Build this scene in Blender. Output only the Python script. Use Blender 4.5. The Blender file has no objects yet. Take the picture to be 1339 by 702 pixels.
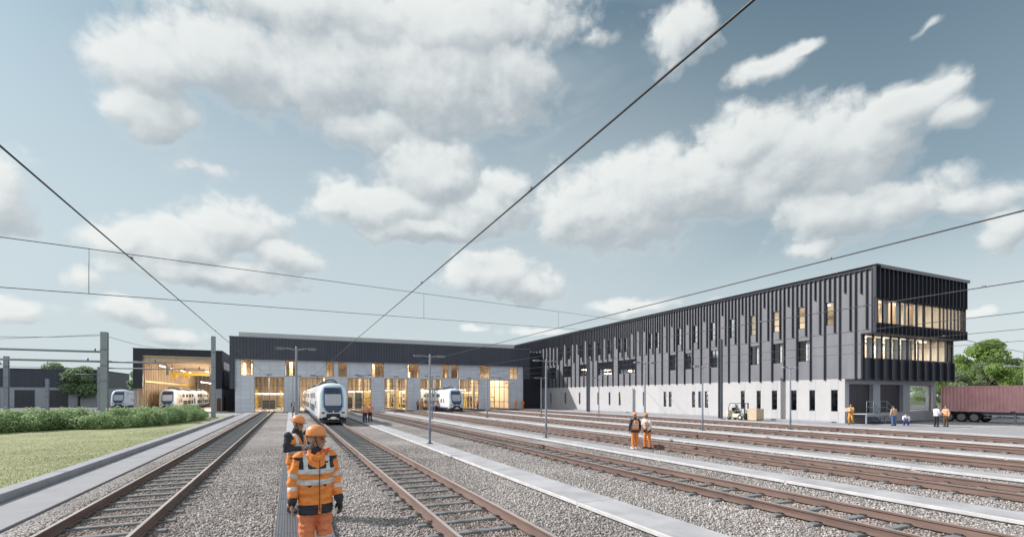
import bpy, bmesh, math, random
import numpy as np
from mathutils import Vector, Matrix
from mathutils.bvhtree import BVHTree
R = math.radians
random.seed(7)
scn = bpy.context.scene
# ------------------------------------------------------------------ camera
EYE = 2.4
cam_d = bpy.data.cameras.new('camera'); cam = bpy.data.objects.new('camera', cam_d)
scn.collection.objects.link(cam); scn.camera = cam
cam.location = (0, 0, EYE); cam.rotation_euler = (R(90), 0, R(-24.4))
cam_d.sensor_width = 36; cam_d.lens = 36 * 639 / 1339; cam_d.shift_y = 0.124
cam_d.clip_start = 0.1; cam_d.clip_end = 3000
# ------------------------------------------------------------------ view
scn.view_settings.view_transform = 'Standard'; scn.view_settings.look = 'None'
scn.view_settings.exposure = 0.38; scn.view_settings.gamma = 1
scn.cycles.max_bounces = 8; scn.cycles.transparent_max_bounces = 16
scn.cycles.sample_clamp_indirect = 6; scn.cycles.use_denoising = True
scn.cycles.caustics_reflective = False; scn.cycles.caustics_refractive = False
# ------------------------------------------------------------------ sun
SUN_EL = R(35); HX, HY = 0.80, -0.60          # light travels towards +X and -Y
sd = bpy.data.lights.new('sun', 'SUN'); sd.energy = 4.2; sd.angle = R(0.6); sd.color = (1.0, 0.94, 0.895)
sun = bpy.data.objects.new('sun', sd); scn.collection.objects.link(sun)
sun.rotation_euler = Vector((HX * math.cos(SUN_EL), HY * math.cos(SUN_EL), -math.sin(SUN_EL))).to_track_quat('-Z', 'Y').to_euler()
sun.location = (-60, 60, 60)
# ------------------------------------------------------------------ world: Nishita sky with cumulus
W = bpy.data.worlds.new('World'); scn.world = W; W.use_nodes = True
wt = W.node_tree; wt.nodes.clear()

def make_cloud_field():
    g = bpy.data.node_groups.new('cloud_field', 'ShaderNodeTree')
    g.interface.new_socket('P', in_out='INPUT', socket_type='NodeSocketVector')
    g.interface.new_socket('F', in_out='OUTPUT', socket_type='NodeSocketFloat')
    g.interface.new_socket('S', in_out='OUTPUT', socket_type='NodeSocketFloat')
    N, L = g.nodes, g.links
    gi = N.new('NodeGroupInput'); go = N.new('NodeGroupOutput')
    def vm(op, a, b=None):
        n = N.new('ShaderNodeVectorMath'); n.operation = op
        for k, v in enumerate((a, b)):
            if v is None: continue
            if isinstance(v, tuple): n.inputs[k].default_value = v
            else: L.new(v, n.inputs[k])
        return n
    def m(op, a, b=None, c=None):
        n = N.new('ShaderNodeMath'); n.operation = op
        for k, v in enumerate((a, b, c)):
            if v is None: continue
            if isinstance(v, (int, float)): n.inputs[k].default_value = v
            else: L.new(v, n.inputs[k])
        return n.outputs[0]
    P = gi.outputs['P']
    # warp the outline
    nw = N.new('ShaderNodeTexNoise'); nw.inputs['Scale'].default_value = 9; nw.inputs['Detail'].default_value = 3
    L.new(P, nw.inputs['Vector'])
    w1 = vm('SUBTRACT', nw.outputs['Color'], (0.5, 0.5, 0.5)); w2 = vm('MULTIPLY', w1.outputs[0], (0.09, 0.07, 0))
    PW = vm('ADD', P, w2.outputs[0]).outputs[0]
    # (pixel x, pixel y, half width, half height, weight) as seen in the photo -> azimuth / elevation of each cloud lobe
    lobes = [(300,75,130,62,1),(430,95,140,75,1),(560,105,140,72,1),(665,95,55,60,1),(190,85,75,55,.95),(480,165,80,35,.9),
             (430,20,200,60,1),(610,30,130,50,1),(200,145,70,45,.85),(250,215,110,28,.35),
             (565,225,72,52,1),(510,272,90,34,.95),(620,280,72,34,1),(440,268,40,13,.8),(565,300,100,20,.9),(655,250,35,30,.9),
             (310,295,66,38,1),(230,318,84,42,.95),(372,340,55,22,.9),(160,310,60,26,.85),(280,358,130,26,.85),(120,370,60,30,.6),
             (650,360,58,30,1),(695,368,42,28,.95),(612,365,36,20,.9),
             (820,268,108,56,1),(765,280,60,42,1),(900,242,90,52,1),(985,190,88,50,1),(1050,215,112,62,1),(1135,190,80,50,1),
             (1190,140,62,36,1),(1245,150,46,28,.95),(1080,275,92,44,.9),(1165,265,112,42,.8),(1255,265,82,28,.75),(1060,318,58,20,.7),
             (885,45,46,48,.8),(1000,78,58,22,.8),(1045,60,32,14,.8),(1205,42,70,18,.22),(780,50,70,24,.28),(700,60,50,40,.3),
             (1312,300,50,32,.75),(830,398,62,12,.75),(700,436,55,10,.7),(945,386,36,9,.6),(165,410,72,20,.75),(620,432,36,9,.6),
             (1290,406,30,11,.7),(230,440,70,16,.7),(-30,250,90,60,.8),(20,400,80,22,.75)]
    cur = None; shd = None
    for (px, py, rx, ry, w) in lobes:
        r = (px - 669.5) / 639; u = (517 - py) / 639
        c = math.cos(math.atan(r))
        az = R(24.4) + math.atan(r); el = math.atan(u * c)
        ra = rx / 639 * c * c; re = ry / 639 * c * math.cos(el) ** 2
        d = vm('SUBTRACT', PW, (az, el, 0)).outputs[0]
        s = vm('MULTIPLY', d, (1 / ra, 1 / re, 0)).outputs[0]
        le = vm('LENGTH', s).outputs['Value']
        f = m('SUBTRACT', w+.16 if w > .7 else w, le)
        dt = vm('DOT_PRODUCT', s, (-0.42, 0.72, 0)).outputs['Value']
        if cur is None: cur, shd = f, dt
        else:
            g_ = N.new('ShaderNodeMapRange'); g_.interpolation_type = 'SMOOTHSTEP'; g_.inputs['From Min'].default_value = -.22; g_.inputs['From Max'].default_value = .22
            L.new(m('SUBTRACT', f, cur), g_.inputs['Value'])
            mx_ = N.new('ShaderNodeMix'); L.new(g_.outputs[0], mx_.inputs[0]); L.new(shd, mx_.inputs[2]); L.new(dt, mx_.inputs[3]); shd = mx_.outputs[0]
            cur = m('SMOOTH_MAX', cur, f, 0.12)
    # the sky behind the camera: unseen cloud cover, added to brighten surfaces in shade
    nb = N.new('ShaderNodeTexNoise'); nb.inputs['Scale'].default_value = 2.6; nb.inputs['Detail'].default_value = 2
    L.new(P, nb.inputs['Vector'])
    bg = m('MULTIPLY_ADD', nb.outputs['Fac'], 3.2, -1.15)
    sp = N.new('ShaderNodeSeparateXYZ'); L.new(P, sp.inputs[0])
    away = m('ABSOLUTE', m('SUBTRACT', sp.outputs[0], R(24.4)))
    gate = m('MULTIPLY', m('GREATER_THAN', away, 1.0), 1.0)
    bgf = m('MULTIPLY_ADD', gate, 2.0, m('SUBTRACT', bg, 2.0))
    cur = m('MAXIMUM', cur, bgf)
    nz = N.new('ShaderNodeTexNoise'); nz.inputs['Scale'].default_value = 11; nz.inputs['Detail'].default_value = 8
    nz.inputs['Roughness'].default_value = 0.58; nz.inputs['Distortion'].default_value = 0.15
    st = vm('MULTIPLY', P, (1.0, 1.35, 1)).outputs[0]
    L.new(st, nz.inputs['Vector'])
    n1 = m('SUBTRACT', nz.outputs['Fac'], 0.5)
    cur = m('MINIMUM', cur, 1.3)
    vo = N.new('ShaderNodeTexVoronoi'); vo.feature = 'F1'; vo.inputs['Scale'].default_value = 17; vo.inputs['Detail'].default_value = 2.5; vo.inputs['Roughness'].default_value = .55
    vo.normalize = True
    wv = vm('ADD', st, vm('MULTIPLY', vm('SUBTRACT', nz.outputs['Color'], (.5,.5,.5)).outputs[0], (.05,.05,0)).outputs[0]).outputs[0]
    L.new(wv, vo.inputs['Vector'])
    bil = m('MULTIPLY', m('SUBTRACT', 0.34, vo.outputs['Distance']), 1.15)
    out = m('ADD', m('MULTIPLY_ADD', n1, 1.5, cur), m('MULTIPLY', bil, 0.8))
    n2 = N.new('ShaderNodeTexNoise'); n2.inputs['Scale'].default_value = 34; n2.inputs['Detail'].default_value = 5; n2.inputs['Roughness'].default_value = .6; L.new(PW, n2.inputs['Vector'])
    out = m('MULTIPLY_ADD', m('SUBTRACT', n2.outputs['Fac'], 0.5), 0.5, out)
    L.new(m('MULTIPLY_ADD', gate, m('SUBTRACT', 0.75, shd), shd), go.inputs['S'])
    L.new(out, go.inputs['F'])
    return g

def build_world():
    N, L = wt.nodes, wt.links
    cf = make_cloud_field()
    def m(op, a, b=None, c=None, clamp=False):
        n = N.new('ShaderNodeMath'); n.operation = op; n.use_clamp = clamp
        for k, v in enumerate((a, b, c)):
            if v is None: continue
            if isinstance(v, (int, float)): n.inputs[k].default_value = v
            else: L.new(v, n.inputs[k])
        return n.outputs[0]
    def mr(v, a, b, c, d, smooth=True):
        n = N.new('ShaderNodeMapRange'); n.interpolation_type = 'SMOOTHSTEP' if smooth else 'LINEAR'
        L.new(v, n.inputs['Value'])
        for k, x in zip(('From Min', 'From Max', 'To Min', 'To Max'), (a, b, c, d)): n.inputs[k].default_value = x
        return n.outputs['Result']
    sky = N.new('ShaderNodeTexSky'); sky.sky_type = 'NISHITA'; sky.sun_disc = False
    sky.sun_elevation = SUN_EL; sky.sun_rotation = math.atan2(-HX, -HY); sky.air_density = 1.0; sky.dust_density = 1.2; sky.ozone_density = 1.2
    hs = N.new('ShaderNodeHueSaturation'); hs.inputs['Saturation'].default_value = 0.62; hs.inputs['Hue'].default_value = 0.478
    hs.inputs['Value'].default_value = 1.0
    L.new(sky.outputs[0], hs.inputs['Color'])
    tc = N.new('ShaderNodeTexCoord'); sp = N.new('ShaderNodeSeparateXYZ')
    nrm = N.new('ShaderNodeVectorMath'); nrm.operation = 'NORMALIZE'; L.new(tc.outputs['Generated'], nrm.inputs[0]); L.new(nrm.outputs[0], sp.inputs[0])
    az = m('ARCTAN2', sp.outputs[0], sp.outputs[1]); el = m('ARCSINE', sp.outputs[2])
    cb = N.new('ShaderNodeCombineXYZ'); L.new(az, cb.inputs[0]); L.new(el, cb.inputs[1])
    def field(dx, dy):
        n = N.new('ShaderNodeGroup'); n.node_tree = cf
        a = N.new('ShaderNodeVectorMath'); a.operation = 'ADD'; L.new(cb.outputs[0], a.inputs[0]); a.inputs[1].default_value = (dx, dy, 0)
        L.new(a.outputs[0], n.inputs[0]); return n.outputs
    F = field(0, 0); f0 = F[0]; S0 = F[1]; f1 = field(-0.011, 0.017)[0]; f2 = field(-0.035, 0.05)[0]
    mask = mr(f0, -0.18, 0.46, 0, 1)
    mask = m('MULTIPLY', mask, mr(el, 0.0, 0.05, 0.35, 1))
    # thin high veil
    nv = N.new('ShaderNodeTexNoise'); nv.inputs['Scale'].default_value = 3.2; nv.inputs['Detail'].default_value = 7; nv.inputs['Distortion'].default_value = 1.0
    vs = N.new('ShaderNodeVectorMath'); vs.operation = 'MULTIPLY'; L.new(cb.outputs[0], vs.inputs[0]); vs.inputs[1].default_value = (1, 2.6, 1)
    L.new(vs.outputs[0], nv.inputs['Vector'])
    veil = m('MULTIPLY', mr(nv.outputs['Fac'], 0.36, 0.75, 0.0, 0.45), mr(az, 0.35, 1.1, 1.0, 0.25))
    azf = mr(az, 0.50, 1.12, 1.0, 0.30)
    veil = m('MULTIPLY', m('MAXIMUM', veil, mr(el, 0.12, 0.62, 0.5, 0.10)), azf)
    # lit side / shaded underside
    e1 = m('SUBTRACT', f0, f1); e2 = m('SUBTRACT', f0, f2)
    S1 = mr(S0, -1.5, 1.5, -0.62, 0.62)
    lit = mr(m('MULTIPLY_ADD', e1, 0.50, m('MULTIPLY_ADD', e2, 0.30, m('MULTIPLY_ADD', S1, 0.62, 0.50))), -0.25, 1.12, 0.0, 1.0)
    thick = mr(f0, 0.35, 1.25, 0, 0.14)
    lit = m('SUBTRACT', lit, thick, clamp=True)
    lit = m('MAXIMUM', lit, mr(f0, -0.14, 0.28, 0.62, 0.0))
    cr = N.new('ShaderNodeMix'); cr.data_type = 'RGBA'; L.new(lit, cr.inputs['Factor'])
    cr.inputs[6].default_value = (0.33, 0.375, 0.405, 1); cr.inputs[7].default_value = (0.67, 0.69, 0.68, 1)
    # sky radiance at strength
    bs = N.new('ShaderNodeMix'); bs.data_type = 'RGBA'; bs.blend_type = 'MULTIPLY'; bs.inputs['Factor'].default_value = 1
    L.new(hs.outputs[0], bs.inputs[6]); bs.inputs[7].default_value = (0.052, 0.069, 0.076, 1)
    hz = N.new('ShaderNodeMix'); hz.data_type = 'RGBA'; L.new(m('MULTIPLY', mr(el, 0.02, 0.66, 0.95, 0.0, False), m('MAXIMUM', azf, mr(el, 0.10, 0.45, 1.0, 0.0))), hz.inputs['Factor'])
    L.new(bs.outputs[2], hz.inputs[6]); hz.inputs[7].default_value = (0.585, 0.635, 0.64, 1)
    v1 = N.new('ShaderNodeMix'); v1.data_type = 'RGBA'; L.new(veil, v1.inputs['Factor']); L.new(hz.outputs[2], v1.inputs[6]); v1.inputs[7].default_value = (0.40, 0.475, 0.51, 1)
    c1 = N.new('ShaderNodeMix'); c1.data_type = 'RGBA'; L.new(m('MULTIPLY', mask, 0.93), c1.inputs['Factor']); L.new(v1.outputs[2], c1.inputs[6]); L.new(cr.outputs[2], c1.inputs[7])
    bgn = N.new('ShaderNodeBackground'); L.new(c1.outputs[2], bgn.inputs['Color']); bgn.inputs['Strength'].default_value = 1.0
    out = N.new('ShaderNodeOutputWorld'); L.new(bgn.outputs[0], out.inputs['Surface'])
build_world()
W.cycles.sampling_method = 'MANUAL'; W.cycles.sample_map_resolution = 512

# ------------------------------------------------------------------ helpers
COL = scn.collection
class MB:
    def __init__(s): s.v = []; s.f = []; s.mi = []; s.k = 0; s.sm = []; s.smooth = False
    def add(s, vs, fs):
        o = len(s.v); s.v += [tuple(v) for v in vs]
        for f in fs: s.f.append(tuple(i + o for i in f)); s.mi.append(s.k); s.sm.append(s.smooth)
    def box(s, x0, x1, y0, y1, z0, z1):
        s.add([(x0,y0,z0),(x1,y0,z0),(x1,y1,z0),(x0,y1,z0),(x0,y0,z1),(x1,y0,z1),(x1,y1,z1),(x0,y1,z1)],
              [(0,3,2,1),(4,5,6,7),(0,1,5,4),(1,2,6,5),(2,3,7,6),(3,0,4,7)]); return s
    def cbox(s, x0, x1, y0, y1, z0, z1, c=0.02):
        """box with chamfered edges"""
        xs, ys, zs = (x0, x1), (y0, y1), (z0, z1)
        bm = bmesh.new(); bmesh.ops.create_cube(bm, size=1)
        for v in bm.verts: v.co = Vector((x0+(v.co.x+.5)*(x1-x0), y0+(v.co.y+.5)*(y1-y0), z0+(v.co.z+.5)*(z1-z0)))
        bmesh.ops.bevel(bm, geom=bm.edges[:], offset=c, segments=1, affect='EDGES')
        s.bm(bm); return s
    def bm(s, bm, mat=None):
        bm.verts.index_update(); s.add([(mat @ v.co if mat else v.co) for v in bm.verts], [[v.index for v in f.verts] for f in bm.faces]); bm.free()
    def prism(s, pts, axis, a, b):
        """extrude a 2D outline along an axis: axis 'x' -> pts are (y,z); 'y' -> (x,z); 'z' -> (x,y)"""
        n = len(pts)
        def P(p, t): return {'x': (t, p[0], p[1]), 'y': (p[0], t, p[1]), 'z': (p[0], p[1], t)}[axis]
        s.add([P(p, a) for p in pts] + [P(p, b) for p in pts],
              [tuple(range(n))[::-1], tuple(range(n, 2*n))] + [(i, (i+1) % n, n+(i+1) % n, n+i) for i in range(n)])
        return s
    def tube(s, pts, r, n=8, cap=True, sm=True):
        pts = [Vector(p) for p in pts]; m = len(pts)
        rs = r if isinstance(r, (list, tuple)) else [r]*m
        vs = []; T = []
        for i in range(m):
            t = (pts[min(i+1, m-1)] - pts[max(i-1, 0)]); T.append(t.normalized() if t.length > 1e-9 else Vector((0,0,1)))
        up = Vector((0,0,1)) if abs(T[0].z) < .9 else Vector((1,0,0))
        a = T[0].cross(up).normalized()
        for i in range(m):
            a = (a - T[i]*a.dot(T[i])).normalized(); b = T[i].cross(a)
            rr = rs[i] if isinstance(rs[i], (list, tuple)) else (rs[i], rs[i])
            for k in range(n):
                t = 2*math.pi*k/n; vs.append(pts[i] + a*math.cos(t)*rr[0] + b*math.sin(t)*rr[1])
        fs = [(i*n+k, i*n+(k+1) % n, (i+1)*n+(k+1) % n, (i+1)*n+k) for i in range(m-1) for k in range(n)]
        old = s.smooth; s.smooth = sm; s.add(vs, fs); s.smooth = old
        if cap:
            o = len(s.v) - len(vs)
            s.f.append(tuple(o+k for k in range(n))[::-1]); s.mi.append(s.k); s.sm.append(False)
            s.f.append(tuple(o+(m-1)*n+k for k in range(n))); s.mi.append(s.k); s.sm.append(False)
        return s
    def ell(s, c, r, nu=12, nv=8, rot=None):
        vs = []; c = Vector(c)
        for j in range(nv+1):
            ph = math.pi*j/nv
            for i in range(nu):
                th = 2*math.pi*i/nu
                p = Vector((r[0]*math.sin(ph)*math.cos(th), r[1]*math.sin(ph)*math.sin(th), r[2]*math.cos(ph)))
                if rot: p = rot @ p
                vs.append(c + p)
        old = s.smooth; s.smooth = True
        s.add(vs, [(j*nu+i, (j+1)*nu+i, (j+1)*nu+(i+1) % nu, j*nu+(i+1) % nu) for j in range(nv) for i in range(nu)]); s.smooth = old
        return s
    def build(s, name, mats, parent=None, label=None):
        me = bpy.data.meshes.new(name)
        off = Vector(parent['_w']) if parent is not None and '_w' in parent else Vector((0,0,0))
        me.from_pydata([(v[0]-off.x, v[1]-off.y, v[2]-off.z) for v in s.v], [], s.f)
        for m_ in (mats if isinstance(mats, (list, tuple)) else [mats]): me.materials.append(m_)
        me.polygons.foreach_set('material_index', s.mi); me.polygons.foreach_set('use_smooth', s.sm); me.update()
        return link(name, me, parent, label)
def link(name, me, parent=None, label=None):
    o = bpy.data.objects.new(name, me); COL.objects.link(o)
    if parent is not None:
        o.parent = parent
        if '_w' in parent: o['_w'] = tuple(parent['_w'])
    if label: o['label'] = label
    return o
def tag(o, label, cat, group=None):
    o['label'] = label; o['category'] = cat
    if group: o['group'] = group
    return o
def thing(name, label, cat, loc=(0,0,0), rz=0, group=None, world=False):
    """Empty at the thing's base; world=True: children are given in world coordinates"""
    o = bpy.data.objects.new(name, None); COL.objects.link(o); o.location = loc; o.rotation_euler = (0,0,rz); o.empty_display_size = .2
    if world: o['_w'] = tuple(loc)
    return tag(o, label, cat, group)
def struct(o, kind='structure'): o['kind'] = kind; return o
def kids(o):
    return [c for c in bpy.data.objects if c.parent is o]
def dup(root, loc, rz=None, label=None, group=None, scale=None):
    r = root.copy(); COL.objects.link(r); r.location = loc
    if rz is not None: r.rotation_euler = (0,0,rz)
    if label: r['label'] = label
    if group: r['group'] = group
    if scale: r.scale = (scale,)*3
    for ch in kids(root):
        c = ch.copy(); COL.objects.link(c); c.parent = r
        for g in kids(ch):
            d = g.copy(); COL.objects.link(d); d.parent = c
    return r

# ------------------------------------------------------------------ materials
def mat(name, col, rough=.7, metal=0, var=.12, vs=3.0, bump=0, bs=30, spec=.4, stretch=(1,1,1), coat=0, col2=None):
    m = bpy.data.materials.new(name); m.use_nodes = True; N = m.node_tree.nodes; L = m.node_tree.links
    b = N['Principled BSDF']; b.inputs['Roughness'].default_value = rough; b.inputs['Metallic'].default_value = metal
    b.inputs['Specular IOR Level'].default_value = spec; b.inputs['Coat Weight'].default_value = coat
    tc = N.new('ShaderNodeTexCoord'); mp = N.new('ShaderNodeMapping'); mp.inputs['Scale'].default_value = stretch
    L.new(tc.outputs['Object'], mp.inputs['Vector'])
    nz = N.new('ShaderNodeTexNoise'); nz.inputs['Scale'].default_value = vs; nz.inputs['Detail'].default_value = 6; nz.inputs['Roughness'].default_value = .62
    L.new(mp.outputs[0], nz.inputs['Vector'])
    mx = N.new('ShaderNodeMix'); mx.data_type = 'RGBA'
    c = Vector(col[:3]); c2 = Vector(col2) if col2 else c*(1+var)
    mrn = N.new('ShaderNodeMapRange'); mrn.inputs['From Min'].default_value = .3; mrn.inputs['From Max'].default_value = .7
    L.new(nz.outputs['Fac'], mrn.inputs['Value']); L.new(mrn.outputs[0], mx.inputs['Factor'])
    mx.inputs[6].default_value = (*(c*(1-var)), 1); mx.inputs[7].default_value = (*c2, 1)
    L.new(mx.outputs[2], b.inputs['Base Color'])
    rr = N.new('ShaderNodeMapRange'); rr.inputs['To Min'].default_value = max(0, rough-.08); rr.inputs['To Max'].default_value = min(1, rough+.08)
    L.new(nz.outputs['Fac'], rr.inputs['Value']); L.new(rr.outputs[0], b.inputs['Roughness'])
    if bump:
        n2 = N.new('ShaderNodeTexNoise'); n2.inputs['Scale'].default_value = bs; n2.inputs['Detail'].default_value = 5; L.new(mp.outputs[0], n2.inputs['Vector'])
        bp = N.new('ShaderNodeBump'); bp.inputs['Strength'].default_value = bump; bp.inputs['Distance'].default_value = .02
        L.new(n2.outputs['Fac'], bp.inputs['Height']); L.new(bp.outputs[0], b.inputs['Normal'])
    return m
def emis(name, col, s):
    m = bpy.data.materials.new(name); m.use_nodes = True; b = m.node_tree.nodes['Principled BSDF']
    b.inputs['Base Color'].default_value = (.8,.8,.8,1); b.inputs['Emission Color'].default_value = (*col,1); b.inputs['Emission Strength'].default_value = s
    return m
def glass(name, tint=(.92,.95,.96), refl=1.0, trans=1.0):
    m = bpy.data.materials.new(name); m.use_nodes = True; N = m.node_tree.nodes; L = m.node_tree.links; N.clear()
    t = N.new('ShaderNodeBsdfTransparent'); t.inputs['Color'].default_value = (*(Vector(tint)*trans),1)
    g = N.new('ShaderNodeBsdfGlossy'); g.inputs['Roughness'].default_value = .03; g.inputs['Color'].default_value = (.95,.97,1,1)
    fr = N.new('ShaderNodeFresnel'); fr.inputs['IOR'].default_value = 1.5
    mu = N.new('ShaderNodeMath'); mu.operation = 'MULTIPLY'; mu.inputs[1].default_value = refl; mu.use_clamp = True
    L.new(fr.outputs[0], mu.inputs[0])
    mx = N.new('ShaderNodeMixShader'); L.new(mu.outputs[0], mx.inputs[0]); L.new(t.outputs[0], mx.inputs[1]); L.new(g.outputs[0], mx.inputs[2])
    o = N.new('ShaderNodeOutputMaterial'); L.new(mx.outputs[0], o.inputs['Surface'])
    return m
def panel_mat(name, col, w, h, seam=.35, rough=.55, var=.06, axis='xz', line=.02, metal=0):
    """sheet panels with fine seams; brick texture without offset"""
    m = mat(name, col, rough, metal, var, 1.2); N = m.node_tree.nodes; L = m.node_tree.links; b = N['Principled BSDF']
    tc = N.new('ShaderNodeTexCoord'); sp = N.new('ShaderNodeSeparateXYZ'); cb = N.new('ShaderNodeCombineXYZ')
    L.new(tc.outputs['Object'], sp.inputs[0]); L.new(sp.outputs['XYZ'.index(axis[0].upper())], cb.inputs[0]); L.new(sp.outputs['XYZ'.index(axis[1].upper())], cb.inputs[1])
    br = N.new('ShaderNodeTexBrick'); br.offset = 0; br.squash = 1; br.inputs['Scale'].default_value = 1
    br.inputs['Brick Width'].default_value = w; br.inputs['Row Height'].default_value = h; br.inputs['Mortar Size'].default_value = line
    br.inputs['Mortar Smooth'].default_value = .3; br.inputs['Color1'].default_value = (1,1,1,1); br.inputs['Color2'].default_value = (.9,.9,.92,1)
    br.inputs['Mortar'].default_value = (seam,seam,seam,1); L.new(cb.outputs[0], br.inputs['Vector'])
    src = b.inputs['Base Color'].links[0].from_socket
    mx = N.new('ShaderNodeMix'); mx.data_type = 'RGBA'; mx.blend_type = 'MULTIPLY'; mx.inputs['Factor'].default_value = 1
    L.new(src, mx.inputs[6]); L.new(br.outputs['Color'], mx.inputs[7]); L.new(mx.outputs[2], b.inputs['Base Color'])
    bp = N.new('ShaderNodeBump'); bp.inputs['Strength'].default_value = .6; bp.inputs['Distance'].default_value = .02; bp.invert = True
    L.new(br.outputs['Fac'], bp.inputs['Height']); L.new(bp.outputs[0], b.inputs['Normal'])
    return m
def stone_mat(name, scale):
    m = bpy.data.materials.new(name); m.use_nodes = True; N = m.node_tree.nodes; L = m.node_tree.links; b = N['Principled BSDF']
    b.inputs['Roughness'].default_value = .9; b.inputs['Specular IOR Level'].default_value = .2
    tc = N.new('ShaderNodeTexCoord')
    vo = N.new('ShaderNodeTexVoronoi'); vo.inputs['Scale'].default_value = scale; vo.inputs['Randomness'].default_value = 1; L.new(tc.outputs['Object'], vo.inputs['Vector'])
    v2 = N.new('ShaderNodeTexVoronoi'); v2.inputs['Scale'].default_value = scale*.62; L.new(tc.outputs['Object'], v2.inputs['Vector'])
    sh = N.new('ShaderNodeSeparateColor'); L.new(vo.outputs['Color'], sh.inputs[0])
    cr = N.new('ShaderNodeValToRGB'); e = cr.color_ramp.elements; e[0].position = 0; e[0].color = (.23,.215,.215,1); e[1].position = 1; e[1].color = (.60,.565,.545,1)
    x = cr.color_ramp.elements.new(.35); x.color = (.40,.375,.365,1); x = cr.color_ramp.elements.new(.7); x.color = (.48,.45,.435,1)
    L.new(sh.outputs[0], cr.inputs[0])
    # gaps between stones
    gp = N.new('ShaderNodeMapRange'); gp.inputs['From Min'].default_value = .35; gp.inputs['From Max'].default_value = .85; gp.inputs['To Min'].default_value = 1; gp.inputs['To Max'].default_value = .5
    L.new(vo.outputs['Distance'], gp.inputs['Value'])
    nz = N.new('ShaderNodeTexNoise'); nz.inputs['Scale'].default_value = .35; nz.inputs['Detail'].default_value = 5; L.new(tc.outputs['Object'], nz.inputs['Vector'])
    n2 = N.new('ShaderNodeMapRange'); n2.inputs['From Min'].default_value = .3; n2.inputs['From Max'].default_value = .7; n2.inputs['To Min'].default_value = .84; n2.inputs['To Max'].default_value = 1.12
    L.new(nz.outputs['Fac'], n2.inputs['Value'])
    mu = N.new('ShaderNodeMath'); mu.operation = 'MULTIPLY'; L.new(gp.outputs[0], mu.inputs[0]); L.new(n2.outputs[0], mu.inputs[1])
    vs = N.new('ShaderNodeVectorMath'); vs.operation = 'SCALE'; L.new(cr.outputs[0], vs.inputs[0]); L.new(mu.outputs[0], vs.inputs['Scale'])
    L.new(vs.outputs[0], b.inputs['Base Color'])
    ad = N.new('ShaderNodeMath'); ad.operation = 'ADD'; L.new(vo.outputs['Distance'], ad.inputs[0]); L.new(v2.outputs['Distance'], ad.inputs[1])
    bp = N.new('ShaderNodeBump'); bp.invert = True; bp.inputs['Strength'].default_value = 1; bp.inputs['Distance'].default_value = .035
    L.new(ad.outputs[0], bp.inputs['Height']); L.new(bp.outputs[0], b.inputs['Normal'])
    return m

def track_dirt(m):
    """brown brake dust and rust lying on the stones beside the rails"""
    N = m.node_tree.nodes; L = m.node_tree.links; b = N['Principled BSDF']; src = b.inputs['Base Color'].links[0].from_socket
    tc = N.new('ShaderNodeTexCoord'); sp = N.new('ShaderNodeSeparateXYZ'); L.new(tc.outputs['Object'], sp.inputs[0]); cur = None
    def mm(op, x, y):
        n = N.new('ShaderNodeMath'); n.operation = op
        for k, v in enumerate((x, y)):
            if isinstance(v, (int, float)): n.inputs[k].default_value = v
            else: L.new(v, n.inputs[k])
        return n.outputs[0]
    for tx in (-3.0, 3.1, 9.7, 15.65, 21.7, 27.9, 33.9):
        v = mm('ABSOLUTE', mm('SUBTRACT', sp.outputs[0], tx), 0); cur = v if cur is None else mm('MINIMUM', cur, v)
    nz = N.new('ShaderNodeTexNoise'); nz.inputs['Scale'].default_value = 1.3; nz.inputs['Detail'].default_value = 6; L.new(tc.outputs['Object'], nz.inputs['Vector'])
    r = N.new('ShaderNodeMapRange'); r.interpolation_type = 'SMOOTHSTEP'; r.inputs['From Min'].default_value = 1.35; r.inputs['From Max'].default_value = .55; r.inputs['To Max'].default_value = 1.0
    L.new(mm('ADD', cur, mm('MULTIPLY', mm('SUBTRACT', nz.outputs['Fac'], .5), 1.6)), r.inputs['Value'])
    mx = N.new('ShaderNodeMix'); mx.data_type = 'RGBA'; mx.blend_type = 'MULTIPLY'; L.new(r.outputs[0], mx.inputs['Factor']); L.new(src, mx.inputs[6]); mx.inputs[7].default_value = (.84,.77,.73,1)
    # older, darker and cleaner areas
    n2 = N.new('ShaderNodeTexNoise'); n2.inputs['Scale'].default_value = .22; n2.inputs['Detail'].default_value = 7; n2.inputs['Roughness'].default_value = .65; L.new(tc.outputs['Object'], n2.inputs['Vector'])
    r2 = N.new('ShaderNodeMapRange'); r2.inputs['From Min'].default_value = .35; r2.inputs['From Max'].default_value = .65; r2.inputs['To Min'].default_value = .78; r2.inputs['To Max'].default_value = 1.1; L.new(n2.outputs['Fac'], r2.inputs['Value'])
    sc = N.new('ShaderNodeVectorMath'); sc.operation = 'SCALE'; L.new(mx.outputs[2], sc.inputs[0]); L.new(r2.outputs[0], sc.inputs['Scale']); L.new(sc.outputs[0], b.inputs['Base Color'])
M = {}
M['stone'] = stone_mat('ballast_stone', 25)
M['stone2'] = mat('loose_stone', (.33,.31,.295), .9, 0, .3, 3)
_n = M['stone2'].node_tree; _g = _n.nodes.new('ShaderNodeNewGeometry'); _r = _n.nodes.new('ShaderNodeValToRGB')
_r.color_ramp.elements[0].color = (.22,.205,.205,1); _r.color_ramp.elements[1].color = (.60,.565,.545,1)
_n.links.new(_g.outputs['Random Per Island'], _r.inputs[0]); _n.links.new(_r.outputs[0], _n.nodes['Principled BSDF'].inputs['Base Color'])
track_dirt(M['stone']); track_dirt(M['stone2'])
M['concrete'] = mat('light_concrete', (.40,.405,.425), .85, 0, .20, 1.1, .3, 60)
M['edge'] = mat('pale_edge_profile', (.54,.54,.55), .7, 0, .15, 3)
M['concrete_dark'] = mat('weathered_concrete', (.32,.33,.36), .85, 0, .14, 2.5, .25, 60)
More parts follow.
